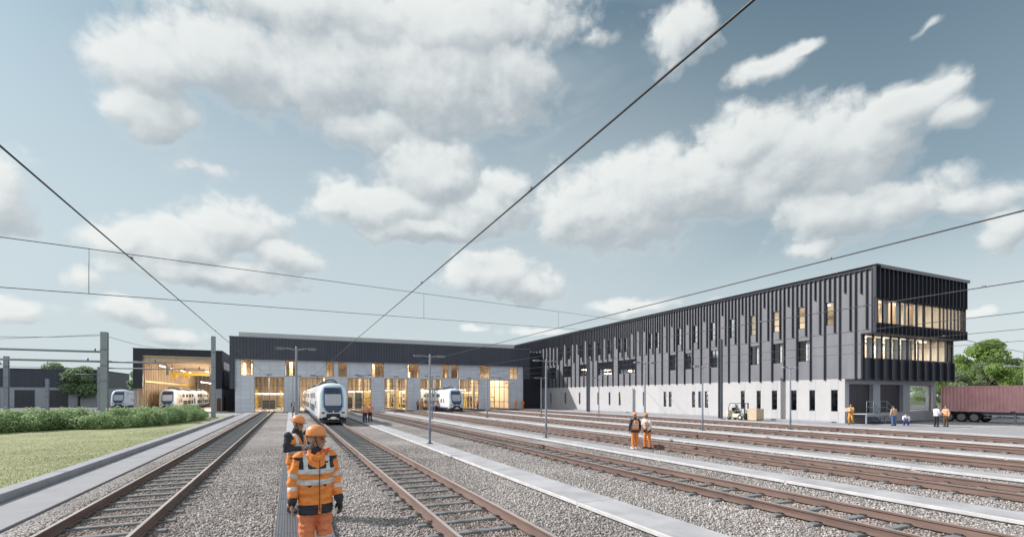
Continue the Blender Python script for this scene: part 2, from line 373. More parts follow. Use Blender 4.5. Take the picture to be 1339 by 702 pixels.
M['asphalt'] = mat('worn_asphalt', (.135,.137,.145), .9, 0, .16, .6, .3, 90)
M['asphalt_light'] = mat('pale_asphalt', (.31,.315,.34), .9, 0, .1, 1.2, .3, 90)
M['white_paint'] = mat('road_paint', (.62,.62,.62), .7, 0, .12, 4)
M['rail_side'] = mat('rusty_rail_steel', (.185,.128,.110), .8, .05, .25, 5, .15, 40, stretch=(1,.15,1))
M['rail_top'] = mat('worn_rail_head', (.50,.45,.43), .42, .4, .15, 4, stretch=(1,.1,1))
M['sleeper'] = mat('sleeper_concrete', (.19,.20,.21), .8, 0, .25, 6, .3, 50)
M['clip'] = mat('rail_clip_steel', (.09,.075,.07), .6, .5, .2, 8)
M['steel'] = mat('galvanised_steel', (.29,.325,.385), .55, .1, .10, 3)
M['steel_dark'] = mat('grey_painted_steel', (.17,.185,.21), .5, .3, .10, 3)
M['wire'] = mat('overhead_wire_copper', (.055,.055,.06), .5, .4, .1, 3)
M['ceramic'] = mat('insulator_glaze', (.17,.10,.07), .25, 0, .1, 3)
M['clad'] = mat('anthracite_metal_cladding', (.042,.047,.066), .46, .25, .12, .7, stretch=(1,1,.25))
M['clad_light'] = mat('graphite_metal_panel', (.18,.188,.212), .55, .1, .13, .8, stretch=(1,1,.25))
M['clad_hall'] = panel_mat('ribbed_dark_cladding', (.076,.085,.118), .42, 60, .45, .5, .10, 'xz', .035, .2)
M['clad_side'] = panel_mat('ribbed_dark_cladding_side', (.076,.085,.118), .42, 60, .45, .5, .10, 'yz', .035, .2)
M['hall_panel'] = panel_mat('silver_grey_facade_panel', (.68,.73,.83), 1.25, .62, .60, .6, .05, 'xz', .016)
M['base_white'] = panel_mat('pale_concrete_wall', (.50,.50,.51), 5.2, 60, .86, .8, .05, 'yz', .012)
M['base_strip'] = mat('grey_wall_strip', (.46,.465,.48), .7, 0, .06, 1)
M['frame_grey'] = mat('bluish_concrete_frame', (.40,.425,.49), .8, 0, .07, 1.5)
M['roof_pale'] = mat('pale_roof_sheet', (.60,.63,.67), .5, 0, .05, 1)
M['roof_dark'] = mat('roof_felt', (.10,.10,.11), .9, 0, .1, 1)
M['soffit'] = mat('soffit_panel', (.10,.105,.12), .6, 0, .08, 1)
M['timber'] = mat('pale_glulam_timber', (.52,.36,.22), .65, 0, .16, 2.4, .1, 30, stretch=(3,3,.35))
M['timber_lt'] = mat('light_timber_lining', (.63,.50,.37), .65, 0, .14, 2.0, .1, 30, stretch=(3,3,.3))
M['floor_in'] = mat('hall_floor_coating', (.30,.29,.28), .45, 0, .1, 1)
M['yellow'] = mat('yellow_crane_paint', (.78,.50,.04), .45, 0, .08, 4)
M['glass'] = glass('clear_window_glass', refl=.8)
M['glass_dark'] = glass('dim_window_glass', refl=1.5, trans=.75)
M['win_frame'] = mat('dark_window_frame', (.04,.042,.05), .4, .3, .08, 3)
M['door_frame'] = mat('bronze_door_frame', (.30,.20,.13), .5, .2, .1, 3)
M['shutter'] = panel_mat('dark_roller_shutter', (.060,.064,.078), 1.1, 60, .5, .5, .06, 'xz', .03)
M['lamp'] = emis('lit_lamp_tube', (1, .90, .74), 5)
M['lamp_cool'] = emis('lit_ceiling_panel', (1, .90, .76), 2.5)
M['plaster'] = mat('cream_plaster', (.72,.64,.53), .85, 0, .06, 1.4)
M['curtain'] = mat('sheer_white_curtain', (.80,.78,.74), .9, 0, .08, 6, stretch=(6,1,.3))
M['wood_door'] = mat('brown_timber_door', (.155,.075,.04), .55, 0, .15, 4, stretch=(6,6,.4))
# ================================================================== SETTING
def sheet(name, pts, z, m, th=None, kind='structure', nsub=0):
    b = MB()
    if th: b.prism(pts, 'z', z-th, z)
    else: b.add([(x,y,z) for x,y in pts], [tuple(range(len(pts)))])
    return struct(b.build(name, m), kind)
M['field'] = mat('far_meadow', (.075,.10,.035), .95, 0, .25, .05)
M['grass'] = mat('mown_lawn', (.245,.275,.135), .95, 0, .14, .35, .9, 26, col2=(.36,.375,.20))
M['grating'] = panel_mat('steel_grating', (.20,.215,.245), .045, .045, .35, .5, .05, 'xy', .010, .3)
sheet('ground', [(-900,-300),(1200,-300),(1200,1500),(-900,1500)], -.08, M['field'])
sheet('yard_asphalt_ground', [(-75,-40),(150,-40),(150,150),(-75,150)], -.03, M['asphalt'])
sheet('lawn', [(-75,-30),(-6.2,-30),(-6.2,64),(-11,70.5),(-75,70.5)], .09, M['grass'], .10)
sheet('ballast_ground', [(-4.55,-30),(37.2,-30),(37.2,77.2),(-4.55,77.2)], .0, M['stone'])
# sloping ballast shoulder next to the left path
b = MB(); b.add([(-4.56,-30,.02),(-4.1,-30,.012),(-4.1,77,.012),(-4.56,77,.02)], [(0,1,2,3)]); struct(b.build('ballast_shoulder_ground', M['stone']))
sheet('apron_ground', [(-24,77.2),(43.6,77.2),(43.6,79.98),(-24,79.98)], .03, M['asphalt_light'], .1)
sheet('apron_road', [(-24,66),(-6.0,66),(-6.0,77.2),(-24,77.2)], .012, M['asphalt_light'])
sheet('grass_verge_lawn', [(-12,80.1),(-8.2,80.1),(-8.2,83.6),(-12,83.6)], .1, M['grass'], .1)
sheet('road', [(38.1,-40),(150,-40),(150,24),(44,24.5),(44,77),(38.1,77)], .004, M['asphalt_light'])
def slab_row(name, x0, x1, z, y0, y1, m, seg=6.0, chamfer=.012):
    b = MB(); y = y0
    while y < y1:
        e = min(y+seg, y1)
        if name == 'walkway_path':
            b.k = 0; b.cbox(x0+.05, x1, y+.004, e-.004, .045, z, .008); b.box(x0+.06, x1-.05, y, e, -.05, .046)
            b.k = 1; b.cbox(x0-.01, x0+.046, y+.004, e-.004, .035, z+.012, .008); b.box(x0-.012, x0+.03, e-.06, e+.02, -.03, .034)
        else: b.cbox(x0, x1, y+.006, e-.006, -.05, z, chamfer)
        y = e
    return struct(b.build(name, [m, M['edge']]))
for xc, w in ((6.1,.95),(12.7,1.0),(18.7,1.0),(24.8,1.0),(30.9,1.0)):
    slab_row('walkway_path', xc-w/2, xc+w/2, .10, -6, 77, M['concrete'], 5.0)
slab_row('road_edge_strip_path', 37.1, 38.0, .12, -30, 77, M['concrete'], 5.0)
slab_row('grating_path', -.24, .68, .10, -6, 24, M['grating'], 1.5, .006)
slab_row('concrete_path', -.24, .68, .10, 24, 77, M['concrete'], 5.0)
slab_row('asphalt_path', -5.72, -4.6, .06, -30, 76, M['asphalt_light'], 30, .01)
slab_row('kerb', -6.18, -5.78, .24, -30, 63.5, M['concrete_dark'], 2.0, .02)
slab_row('pavement_kerb', 43.3, 43.96, .12, 27.5, 79, M['concrete_dark'], 3.0, .02)
# painted hatching on the truck yard
b = MB()
for i in range(34):
    x = 46 + i*1.15
    b.add([(x,19.2,.0),(x+.28,19.2,0),(x+1.6,23.2,0),(x+1.32,23.2,0)], [(0,1,2,3)])
b.add([(44,18.95,0),(86,18.95,0),(86,19.1,0),(44,19.1,0)], [(0,1,2,3)])
b.v = [(x,y,.009) for x,y,_ in b.v]
struct(b.build('painted_road_markings', M['white_paint']))

# ---- ballast stones lying loose close to the camera
def stones():
    rng = np.random.default_rng(3)
    n = 330000
    d = np.sqrt(rng.uniform(3.2**2, 24**2, n)); a = np.radians(rng.uniform(24.4-50, 24.4+50, n))
    keep = rng.uniform(0,1,n) < np.clip((8.0/d)**1.3, 0, 1)
    d, a = d[keep], a[keep]; x = d*np.sin(a); y = d*np.cos(a)
    ok = (x > -4.5) & (x < 37)
    for xc, w in ((6.1,.95),(12.7,1),(18.7,1),(24.8,1),(30.9,1),(.22,.95)): ok &= np.abs(x-xc) > w/2+.03
    for tx in TRACKX:
        for s in (-.68,.68): ok &= np.abs(x-(tx+s)) > .10
    x, y = x[ok], y[ok]; n = len(x)
    base = np.array([(-1,-1,-1),(1,-1,-1),(1,1,-1),(-1,1,-1),(-1,-1,1),(1,-1,1),(1,1,1),(-1,1,1)], float)
    v = base[None]*rng.uniform(.45,1.1,(n,8,3))
    v *= (rng.uniform(.010,.024,n)[:,None,None])*np.stack([rng.uniform(.8,1.4,n),rng.uniform(.7,1.2,n),rng.uniform(.5,.95,n)],1)[:,None,:]
    q = rng.normal(size=(n,4)); q /= np.linalg.norm(q,axis=1)[:,None]
    w_,i,j,k = q.T
    Rm = np.stack([1-2*(j*j+k*k),2*(i*j-k*w_),2*(i*k+j*w_),2*(i*j+k*w_),1-2*(i*i+k*k),2*(j*k-i*w_),2*(i*k-j*w_),2*(j*k+i*w_),1-2*(i*i+j*j)],1).reshape(n,3,3)
    v = np.einsum('nij,nkj->nki', Rm, v)
    v[:,:,0] += x[:,None]; v[:,:,1] += y[:,None]; v[:,:,2] += rng.uniform(-.002,.012,n)[:,None]
    f = np.array([(0,3,2,1),(4,5,6,7),(0,1,5,4),(1,2,6,5),(2,3,7,6),(3,0,4,7)])
    F = (f[None]+8*np.arange(n)[:,None,None]).reshape(-1)
    me = bpy.data.meshes.new('gravel'); me.vertices.add(8*n); me.vertices.foreach_set('co', v.reshape(-1))
    me.loops.add(len(F)); me.loops.foreach_set('vertex_index', F.astype(np.int32))
    me.polygons.add(6*n); me.polygons.foreach_set('loop_start', np.arange(0,24*n,4,dtype=np.int32)); me.polygons.foreach_set('loop_total', np.full(6*n,4,np.int32))
    me.materials.append(M['stone2']); me.update(calc_edges=True)
    o = link('gravel', me); struct(o, 'stuff'); return o
TRACKX = (-3.0, 3.1, 9.7, 15.65, 21.7, 27.9, 33.9)
stones()

def grass_blades():
    rng = np.random.default_rng(9); n = 150000
    x = -6.22-rng.exponential(6.0, n); y = rng.uniform(4, 40, n); ok = (x > -30) & (rng.uniform(0,1,n) < np.clip(14/np.hypot(x,y),0,1)**1.5); x, y = x[ok], y[ok]; n = len(x)
    h = rng.uniform(.02,.055,n); a = rng.uniform(0,6.28,n); w = rng.uniform(.004,.008,n); lx = rng.normal(0,.018,n); ly = rng.normal(0,.018,n)
    dx, dy = np.cos(a)*w, np.sin(a)*w; z = np.full(n,.088)
    V = np.stack([np.stack([x-dx,y-dy,z],1), np.stack([x+dx,y+dy,z],1), np.stack([x+lx,y+ly,z+h],1)],1).reshape(-1,3)
    me = bpy.data.meshes.new('grass'); me.vertices.add(3*n); me.vertices.foreach_set('co', V.reshape(-1)); me.loops.add(3*n); me.loops.foreach_set('vertex_index', np.arange(3*n,dtype=np.int32))
    me.polygons.add(n); me.polygons.foreach_set('loop_start', np.arange(0,3*n,3,dtype=np.int32)); me.polygons.foreach_set('loop_total', np.full(n,3,np.int32)); me.materials.append(M['grass']); me.update(calc_edges=True)
    struct(link('grass', me), 'stuff')
grass_blades()
# ---- tracks
def rail_bm(x, y0, y1):
    prof = [(-.068,.035),(.068,.035),(.068,.048),(.016,.062),(.012,.150),(.036,.162),(.038,.192),(.030,.200),(-.030,.200),(-.038,.192),(-.036,.162),(-.012,.150),(-.016,.062),(-.068,.048)]
    b = MB(); b.prism([(x+u, z) for u, z in prof], 'y', y0, y1)
    b.mi = [0]*len(b.mi)
    # polished head: the quads between the two top corners
    n = len(prof)
    for k in (7,): b.mi[2+k] = 1
    return b
sl = MB()
sl.cbox(-1.02, 1.02, -.075, .075, -.12, .052, .012)
sl.k = 1
for s in (-.68,.68):
    sl.box(s-.15, s-.075, -.055, .055, .052, .072); sl.box(s+.075, s+.15, -.055, .055, .052, .072)
sleeper_mesh = None
sides = {0:'between the lawn kerb and the grating walkway', 1:'carrying the train in the open yard, right of the grating walkway', 2:'between the first and second concrete walkways',
         3:'between the second and third concrete walkways', 4:'between the third and fourth concrete walkways', 5:'between the fourth and fifth concrete walkways', 6:'next to the access road by the white wall'}
for i, tx in enumerate(TRACKX):
    t = thing('railway_track', 'rusty rail track '+sides[i], 'railway track', (tx,0,0), 0, 'parallel tracks running into the depot', world=True)
    for s in (-.68,.68):
        rail_bm(tx+s, -14, 108).build('rail', [M['rail_side'], M['rail_top']], t)
    y = max(4.2, tx/2.9 - .5) + random.random()*.3
    for k in range(100):
        if y > 77: break
        if sleeper_mesh is None:
            o = sl.build('sleeper', [M['sleeper'], M['clip']]); sleeper_mesh = o.data; o.parent = t
        else:
            o = bpy.data.objects.new('sleeper', sleeper_mesh); COL.objects.link(o); o.parent = t
        o.location = (0, y, 0); y += .76
    b = MB()
    while y < 79: b.box(tx-1.15, tx+1.15, y-.075, y+.075, -.1, .052); y += .76
    if b.v: struct(b.build('far_sleepers', M['sleeper'], t), 'stuff')

# ================================================================== walls with openings
def wall_cells(b, plane, c0, c1, u0, u1, z0, z1, holes):
    """solid wall between c0 and c1 along its normal; holes = (u0,u1,z0,z1)"""
    us = sorted({u0, u1, *[h[0] for h in holes], *[h[1] for h in holes]}); us = [u for u in us if u0 <= u <= u1]
    for a, c in zip(us[:-1], us[1:]):
        mid = (a+c)/2
        hs = sorted([(h[2], h[3]) for h in holes if h[0] < mid < h[1]])
        z = z0
        for h0, h1 in hs + [(z1, z1)]:
            if h0 > z + 1e-4:
                if plane == 'x': b.box(c0, c1, a, c, z, h0)
                else: b.box(a, c, c0, c1, z, h0)
            z = max(z, h1)

def window(parent, plane, c, u0, u1, z0, z1, nu=1, nz=1, fw=.05, depth=.08, frame_m=None, glass_m=None, name='window', zfirst=None):
    """frame + mullions as one mesh, pane as its child. c = centre of the frame along the wall normal"""
    b = MB()
    def bx(a, e, p, q):
        if plane == 'x': b.box(c-depth/2, c+depth/2, a, e, p, q)
        else: b.box(a, e, c-depth/2, c+depth/2, p, q)
    bx(u0, u1, z0, z0+fw); bx(u0, u1, z1-fw, z1); bx(u0, u0+fw, z0+fw, z1-fw); bx(u1-fw, u1, z0+fw, z1-fw)
    for k in range(1, nu):
        u = u0+(u1-u0)*k/nu; bx(u-fw/2, u+fw/2, z0+fw, z1-fw)
    zs = [z0+(z1-z0)*k/nz for k in range(1, nz)] if zfirst is None else zfirst
    us = [u0+fw] + [u0+(u1-u0)*k/nu for k in range(1, nu)] + [u1-fw]
    for z in zs:
        for k in range(nu):
            bx(us[k]+(fw/2 if k else 0), us[k+1]-(fw/2 if k+1 < nu else 0), z-fw/2, z+fw/2)
    f = b.build(name, frame_m or M['win_frame'], parent)
    g = MB()
    if plane == 'x': g.add([(c,u0,z0),(c,u1,z0),(c,u1,z1),(c,u0,z1)], [(0,1,2,3)])
    else: g.add([(u0,c,z0),(u1,c,z0),(u1,c,z1),(u0,c,z1)], [(0,1,2,3)])
    g.build('pane', glass_m or M['glass'], f)
    return f

# ================================================================== TRAIN HALL
DOORS = [(-4.75,-.83),(1.26,4.91),(8.15,11.74),(13.77,17.47),(19.62,23.28),(26.3,29.97),(32.04,35.73)]
UPPER = [(-6.55,-4.89),(-.72,.89),(5.02,6.13),(6.75,8.04),(11.84,13.7),(17.53,19.43),(23.33,24.49),(24.96,26.25),(30.1,31.95),(35.83,37.45)]
def train_hall():
    t = thing('train_depot_hall', 'long low depot hall with dark ribbed band and seven glazed track doors', 'depot hall', (-7.8,80,0), 0, world=True)
    X0, X1, Y, YB = -7.2, 38.5, 80, 122
    holes = [(a,b,0,5.15) for a,b in DOORS] + [(a,b,5.32,7.62) for a,b in UPPER]
    w = MB(); wall_cells(w, 'y', Y, Y+.3, X0, X1, .03, 7.7, holes); w.build('wall', M['hall_panel'], t)
    w = MB(); w.box(X0-.001, X0+.3, Y+.3, YB, 0, 10.2); w.box(X1-.3, X1, Y+.3, YB, 0, 10.2); w.box(X0, X1, YB, YB+.3, 0, 10.2); w.build('outer_wall', M['clad_light'], t)
    # dark cladding band, turned down at the left corner
    c = MB(); c.box(-7.85, 39.6, Y-.45, Y+.6, 7.66, 10.75)
    c.box(-7.85, -7.2, Y-.45, Y+.6, 3.35, 7.66)
    c.box(38.5, 39.6, Y-.45, Y+.6, 5.4, 7.66)
    c.build('cladding_band', M['clad_hall'], t)
    c = MB(); c.box(-7.92, 39.66, Y-.52, Y+.65, 10.75, 10.87); c.build('parapet_cap', M['steel_dark'], t)
    r = MB(); r.box(X0, X1, Y+.6, YB, 10.0, 10.35); r.build('roof', M['roof_dark'], t)
    r = MB(); r.box(-7.0, 38.2, Y+3.2, Y+30, 10.35, 11.9); r.build('roof_plant_screen', M['roof_pale'], t)
    # floor and timber interior
    f = MB(); f.box(X0+.3, X1-.3, Y+.3, YB, -.05, .033); f.build('floor', M['floor_in'], t)
    l = MB()
    x = X0+.5
    k = 0
    while x < X1-.5:
        l.box(x, x+.34, YB-.35-.15*(k % 2), YB-.02, .04, 9.9); x += .85; k += 1
    l.box(X0+.3, X1-.3, YB-.08, YB-.0, .04, 9.95)
    for xs in (X0+.31, X1-.36):
        l.box(xs, xs+.05, Y+.35, YB-.1, .04, 9.95)
    l.build('timber_lining', M['timber_lt'], t)
    bm_ = MB()
    y = Y+2.5
    while y < YB-1:
        bm_.box(X0+.4, X1-.4, y, y+.28, 8.5, 9.85); y += 4.5
    x = -1.0
    while x < X1:
        bm_.box(x, x+.22, Y+.7, YB-.5, 8.95, 9.4); x += 3.05
    bm_.build('timber_beams', M['timber'], t)
    bm_ = MB()
    for x in (-.1, 6.55, 12.75, 18.5, 24.8, 31.0):
        for y in (Y+6, Y+15, Y+24, Y+33): bm_.box(x, x+.45, y, y+.45, .03, 8.5)
    bm_.build('timber_columns', M['timber'], t)
    du = MB()
    for (x0, x1, y, z) in ((5.2,13.2,91,3.0),(13.6,19.0,95,3.25),(24.9,31.6,92,3.4),(-6.2,-.4,93,2.6),(31.2,37.5,96,2.9)):
        du.tube([(x0,y,z),(x1,y,z)], .22, 12)
        for x in (x0+.3, (x0+x1)/2, x1-.3): du.box(x-.03,x+.03,y-.03,y+.03,z+.2,8.6)
    du.build('ventilation_duct', M['roof_pale'], t)
    pf = MB()
    for (x0,x1,y) in ((6.9,8.1,96),(12.3,13.4,98),(18.2,19.6,97),(25.2,26.4,98),(31.2,32.3,97)):
        for z in (1.1,2.2,3.3,4.4): pf.box(x0,x1,y,y+.5,z,z+.06)
        for x in (x0,x1-.06): pf.box(x,x+.06,y,y+.06,.04,5.2); pf.box(x,x+.06,y+.44,y+.5,.04,5.2)
        for k in range(5): pf.box(x0+.08+k*.2,x0+.24+k*.2,y+.05,y+.45,1.17+(k%3)*1.1,1.5+(k%3)*1.1+.1*(k%2))
    pf.build('storage_rack', M['win_frame'], t)
    # lamps
    lm = MB()
    for i, (a, b_) in enumerate(DOORS):
        x = (a+b_)/2
        for y0 in (Y+3, Y+12, Y+21, Y+30):
            lm.box(x-1.7, x-1.58, y0, y0+4.5, 9.62, 9.70); lm.box(x+1.58, x+1.70, y0, y0+4.5, 9.62, 9.70)
    lm.build('ceiling_lamp', M['lamp'], t)
    for a, b_ in DOORS:
        d = window(t, 'y', Y+.16, a, b_, .035, 5.15, 4 if b_-a > 3.6 else 3, 1, .07, .12, M['door_frame'], M['glass'], 'glazed_door', zfirst=[1.35, 3.9])
    for a, b_ in UPPER:
        window(t, 'y', Y+.16, a, b_, 5.32, 7.62, 2 if b_-a > 1.4 else 1, 1, .06, .12, M['door_frame'], M['glass'], 'window', zfirst=[6.45])
    # lintel lights over the doors
    v = MB()
    for a, b_ in DOORS: v.box((a+b_)/2-.35, (a+b_)/2+.35, Y-.10, Y, 5.42, 5.52)
    v.build('door_lamp_housing', M['steel_dark'], t)
    for (x, y) in ((1,86),(10,86),(20,86),(30,86),(1,99),(10,99),(20,99),(30,99),(36,92),(-4,92),(6,112),(26,112)):
        ld = bpy.data.lights.new('hall_lamp', 'AREA'); ld.shape = 'RECTANGLE'; ld.size = 6; ld.size_y = 3; ld.energy = 1250; ld.color = (1,.86,.66)
        lo = bpy.data.objects.new('hall_lamp_light', ld); COL.objects.link(lo); lo.location = (x - (-7.8), y-80, 7.75); lo.parent = t
train_hall()
# work platforms inside the bays (yellow steel staging)
def work_platform(x, y, L_, label, first=[None]):
    if first[0] is None:
        t = thing('work_platform', label, 'work platform', (x,y,.033), 0, 'yellow staging inside the depot bays')
        p = MB()
        for yy in (0, 3, 6, 9):
            for xx in (-.45,.45): p.box(xx-.05, xx+.05, yy-.05, yy+.05, 0, 2.0)
        for yy in (0,3,6,9): p.box(-.45,.45, yy-.04, yy+.04, 1.0, 1.08)
        p.build('frame', M['yellow'], t)
        p = MB(); p.box(-.55,.55,-.1,9.1,2.0,2.1); p.build('deck', M['steel_dark'], t)
        p = MB()
        for xx in (-.5,.5):
            for yy in (0,1.5,3,4.5,6,7.5,9): p.box(xx-.025,xx+.025,yy-.025,yy+.025,2.1,3.2)
            for zz in (2.65,3.17): p.box(xx-.022,xx+.022,0,9,zz,zz+.045)
        p.build('railing', M['yellow'], t)
        first[0] = t; return t
    return dup(first[0], (x,y,.033), None, label)
for x, y, l in ((-5.6,84,'yellow staging left of the track in the leftmost depot bay'), (-.9,87,'yellow staging behind the wall pier with the lamp post'),
                (7.55,86,'yellow staging left of the track, behind the two workers by the train'), (11.9,84,'yellow staging right of the track in the bay beside the train'),
                (14.0,88,'yellow staging left of the track in the middle bay'), (17.6,84,'yellow staging right of the track in the middle bay'),
                (26.2,85,'yellow staging seen just right of the emerging train nose'), (31.9,86,'yellow staging left of the track in the rightmost bay'), (35.6,88,'yellow staging right of the track in the rightmost bay')):
    work_platform(x, y, 9, l)
# equipment cabinets in the bays
def cabinet(x, y, w, h, m, label):
    t = thing('tool_cabinet', label, 'cabinet', (x,y,.033), 0, 'cabinets in the depot bays')
    b = MB(); b.cbox(-w/2,w/2,-.35,.35,.08,h,.02); b.build('body', m, t)
    b = MB(); b.box(-w/2+.05,-.01,-.375,-.352,.14,h-.08); b.box(.01,w/2-.05,-.375,-.352,.14,h-.08); b.build('door', M['win_frame'], t)
    b = MB(); b.box(-w/2+.05,w/2-.05,-.3,.3,0,.08); b.build('base', M['steel_dark'], t)
M['cab_dark'] = mat('charcoal_cabinet', (.06,.06,.065), .5, .2, .1, 3); M['cab_grey'] = mat('light_cabinet', (.5,.5,.5), .5, .2, .1, 3)
for a in ((9.6,94,1.5,2.1,M['cab_dark'],'dark double cabinet in the bay beside the two workers'), (15.2,97,1.6,3.6,M['cab_dark'],'tall dark cabinet in the middle bay'),
          (28.9,90,1.7,2.7,M['cab_dark'],'dark cabinet under the timber box, right of the emerging train'), (27.2,88,.8,4.0,M['cab_dark'],'narrow tall dark cabinet just right of the emerging train'),
          (-3.4,95,2.0,1.6,M['cab_dark'],'low dark cabinet in the leftmost bay'), (33.0,93,1.6,2.4,M['cab_grey'],'light grey cabinet in the rightmost bay'), (10.9,90,1.3,3.0,M['cab_grey'],'light grey cabinet behind the two workers by the train')):
    cabinet(*a)

# ================================================================== TIMBER-LINED PORTAL SHED
def portal_shed():
    t = thing('portal_shed', 'open-fronted shed with dark metal frame and glowing timber lining', 'train shed', (-20,84.4,0), 0, world=True)
    X0, X1, Y, YB, H = -20.1, -9.3, 84.4, 130, 9.0
    c = MB(); c.box(X0, X1, Y, Y+.5, 8.1, H); c.box(X0, -19.0, Y, Y+.5, 3.4, 8.1)
    # standing seams
    x = X0
    while x < X1: c.box(x, x+.05, Y-.06, Y, 8.1 if x > -19.0 else 3.4, H); x += 1.05
    c.box(X0, X0+.3, Y+.5, YB, 3.4, H)
    c.box(X1-.3, X1, Y, YB, 3.4, 8.1); c.box(X1-.3, X1, Y+.5, YB, 8.1, H)
    c.box(-10.3, X1-.3, Y, Y+.5, 3.4, 8.1)
    c.build('metal_cladding', M['clad_side'], t)
    c = MB(); c.box(X0-.05, X1+.05, Y-.09, YB, H, H+.1); c.build('roof', M['roof_dark'], t)
    w = MB(); w.box(X1-.28, X1-.02, Y+.02, YB, 0, 3.4); w.box(-10.28, X1-.28, Y+.02, Y+.5, 0, 3.4); w.box(X0+.02, X0+.28, Y+.3, YB, 0, 3.4); w.box(X0, X1, YB, YB+.3, 0, H); w.build('wall', M['frame_grey'], t)
    d = MB(); d.box(-9.95, -9.45, Y-.05, Y+.02, .02, 2.0) ; d.build('door', M['wood_door'], t)
    d = MB(); d.box(-9.315, -9.25, 86.2, 88.6, .05, 2.3); d.build('side_door', M['wood_door'], t)
    g = MB(); g.box(-9.30, -9.27, 86.2, 94, 3.8, 7.6); g.build('side_window', M['glass_dark'], t)
    l = MB(); y = Y+1.3
    while y < YB-.5: l.box(X0+.32, X0+.85, y, y+.35, 0, 8.0); y += 1.05
    l.box(X0+.301, X0+.36, Y+.5, YB, 0, 8.0)
    y = Y+1.3
    while y < YB-.5: l.box(-10.75, -10.3, y, y+.35, 0, 8.0); y += 1.05
    l.build('timber_fins', M['timber_lt'], t)
    l = MB(); y = Y+.9
    while y < YB-.5: l.box(X0+.9, -10.8, y, y+.22, 7.2, 7.95); y += 1.9
    l.box(X0+.3, -10.3, Y+.02, YB, 7.96, 8.08)
    l.box(X0+.9, -10.3, Y+.35, Y+.75, 7.3, 7.95)
    l.build('timber_ceiling', M['timber_lt'], t)
    l = MB(); x = -19.2
    while x < -10.5: l.box(x, x+.34, YB-.3, YB-.02, 0, 7.9); x += .8
    l.build('end_lining', M['timber_lt'], t)
    f = MB(); f.box(X0+.3, -10.3, Y+.1, YB, -.02, .033); f.build('floor', M['floor_in'], t)
    lm = MB()
    for y in (90,98,106,114,122):
        lm.box(-18.2,-18.08,y,y+4,6.9,6.98); lm.box(-12.2,-12.08,y,y+4,6.2,6.28)
    lm.box(-13.4,-13.3,94,126,4.6,4.7)
    lm.build('ceiling_lamp', M['lamp'], t)
    for (x,y,e) in ((-13.5,87.5,520),(-13.6,95,560),(-13.6,104,560),(-14.5,116,700)):
        ld = bpy.data.lights.new('shed_lamp','POINT'); ld.shadow_soft_size=.6; ld.energy=e*1.05; ld.color=(1,.88,.72)
        lo = bpy.data.objects.new('shed_lamp_light', ld); COL.objects.link(lo); lo.location=(x+20,y-84.4,4.6); lo.parent=t
portal_shed()
def crane(x0, x1, y0, y1, z, label):
    t = thing('overhead_crane', label, 'crane', (x0,y0,z), 0, 'yellow cranes in the timber shed', world=True)
    b = MB(); b.prism([(x0,z),(x1,z),(x1,z+.32),(x0,z+.32)], 'y', y0, y0+.28); b.build('bridge_beam', M['yellow'], t)
    b = MB(); b.box(x0+.3, x0+.9, y0-.12, y0+.4, z-.45, z); b.build('hoist', M['yellow'], t)
    b = MB(); b.tube([(x0+.6,y0+.14,z-.45),(x0+.6,y0+.14,z-.95)], .03, 6); b.build('hook_rope', M['yellow'], t)
    b = MB()
    for x in (x0+.2, x1-.3): b.box(x, x+.12, y0+.05, y0+.2, z+.32, 7.25)
    b.build('hanger', M['steel_dark'], t)
crane(-17.2,-11.6,92,92,5.7,'yellow overhead crane bridge hanging near the shed mouth')
crane(-17.0,-11.4,101,101,5.9,'yellow overhead crane bridge deeper inside the shed')
t = thing('crane_runway', 'long yellow crane runway rail along the timber side wall', 'crane rail', (-19.2,86,4.4), 0, world=True)
b = MB(); b.box(-19.25,-19.05,86,126,4.35,4.62); b.build('runway_beam', M['yellow'], t)
b = MB()
for y in range(88,126,4): b.box(-19.42,-19.25,y,y+.15,4.2,4.75)
b.build('bracket', M['yellow'], t)

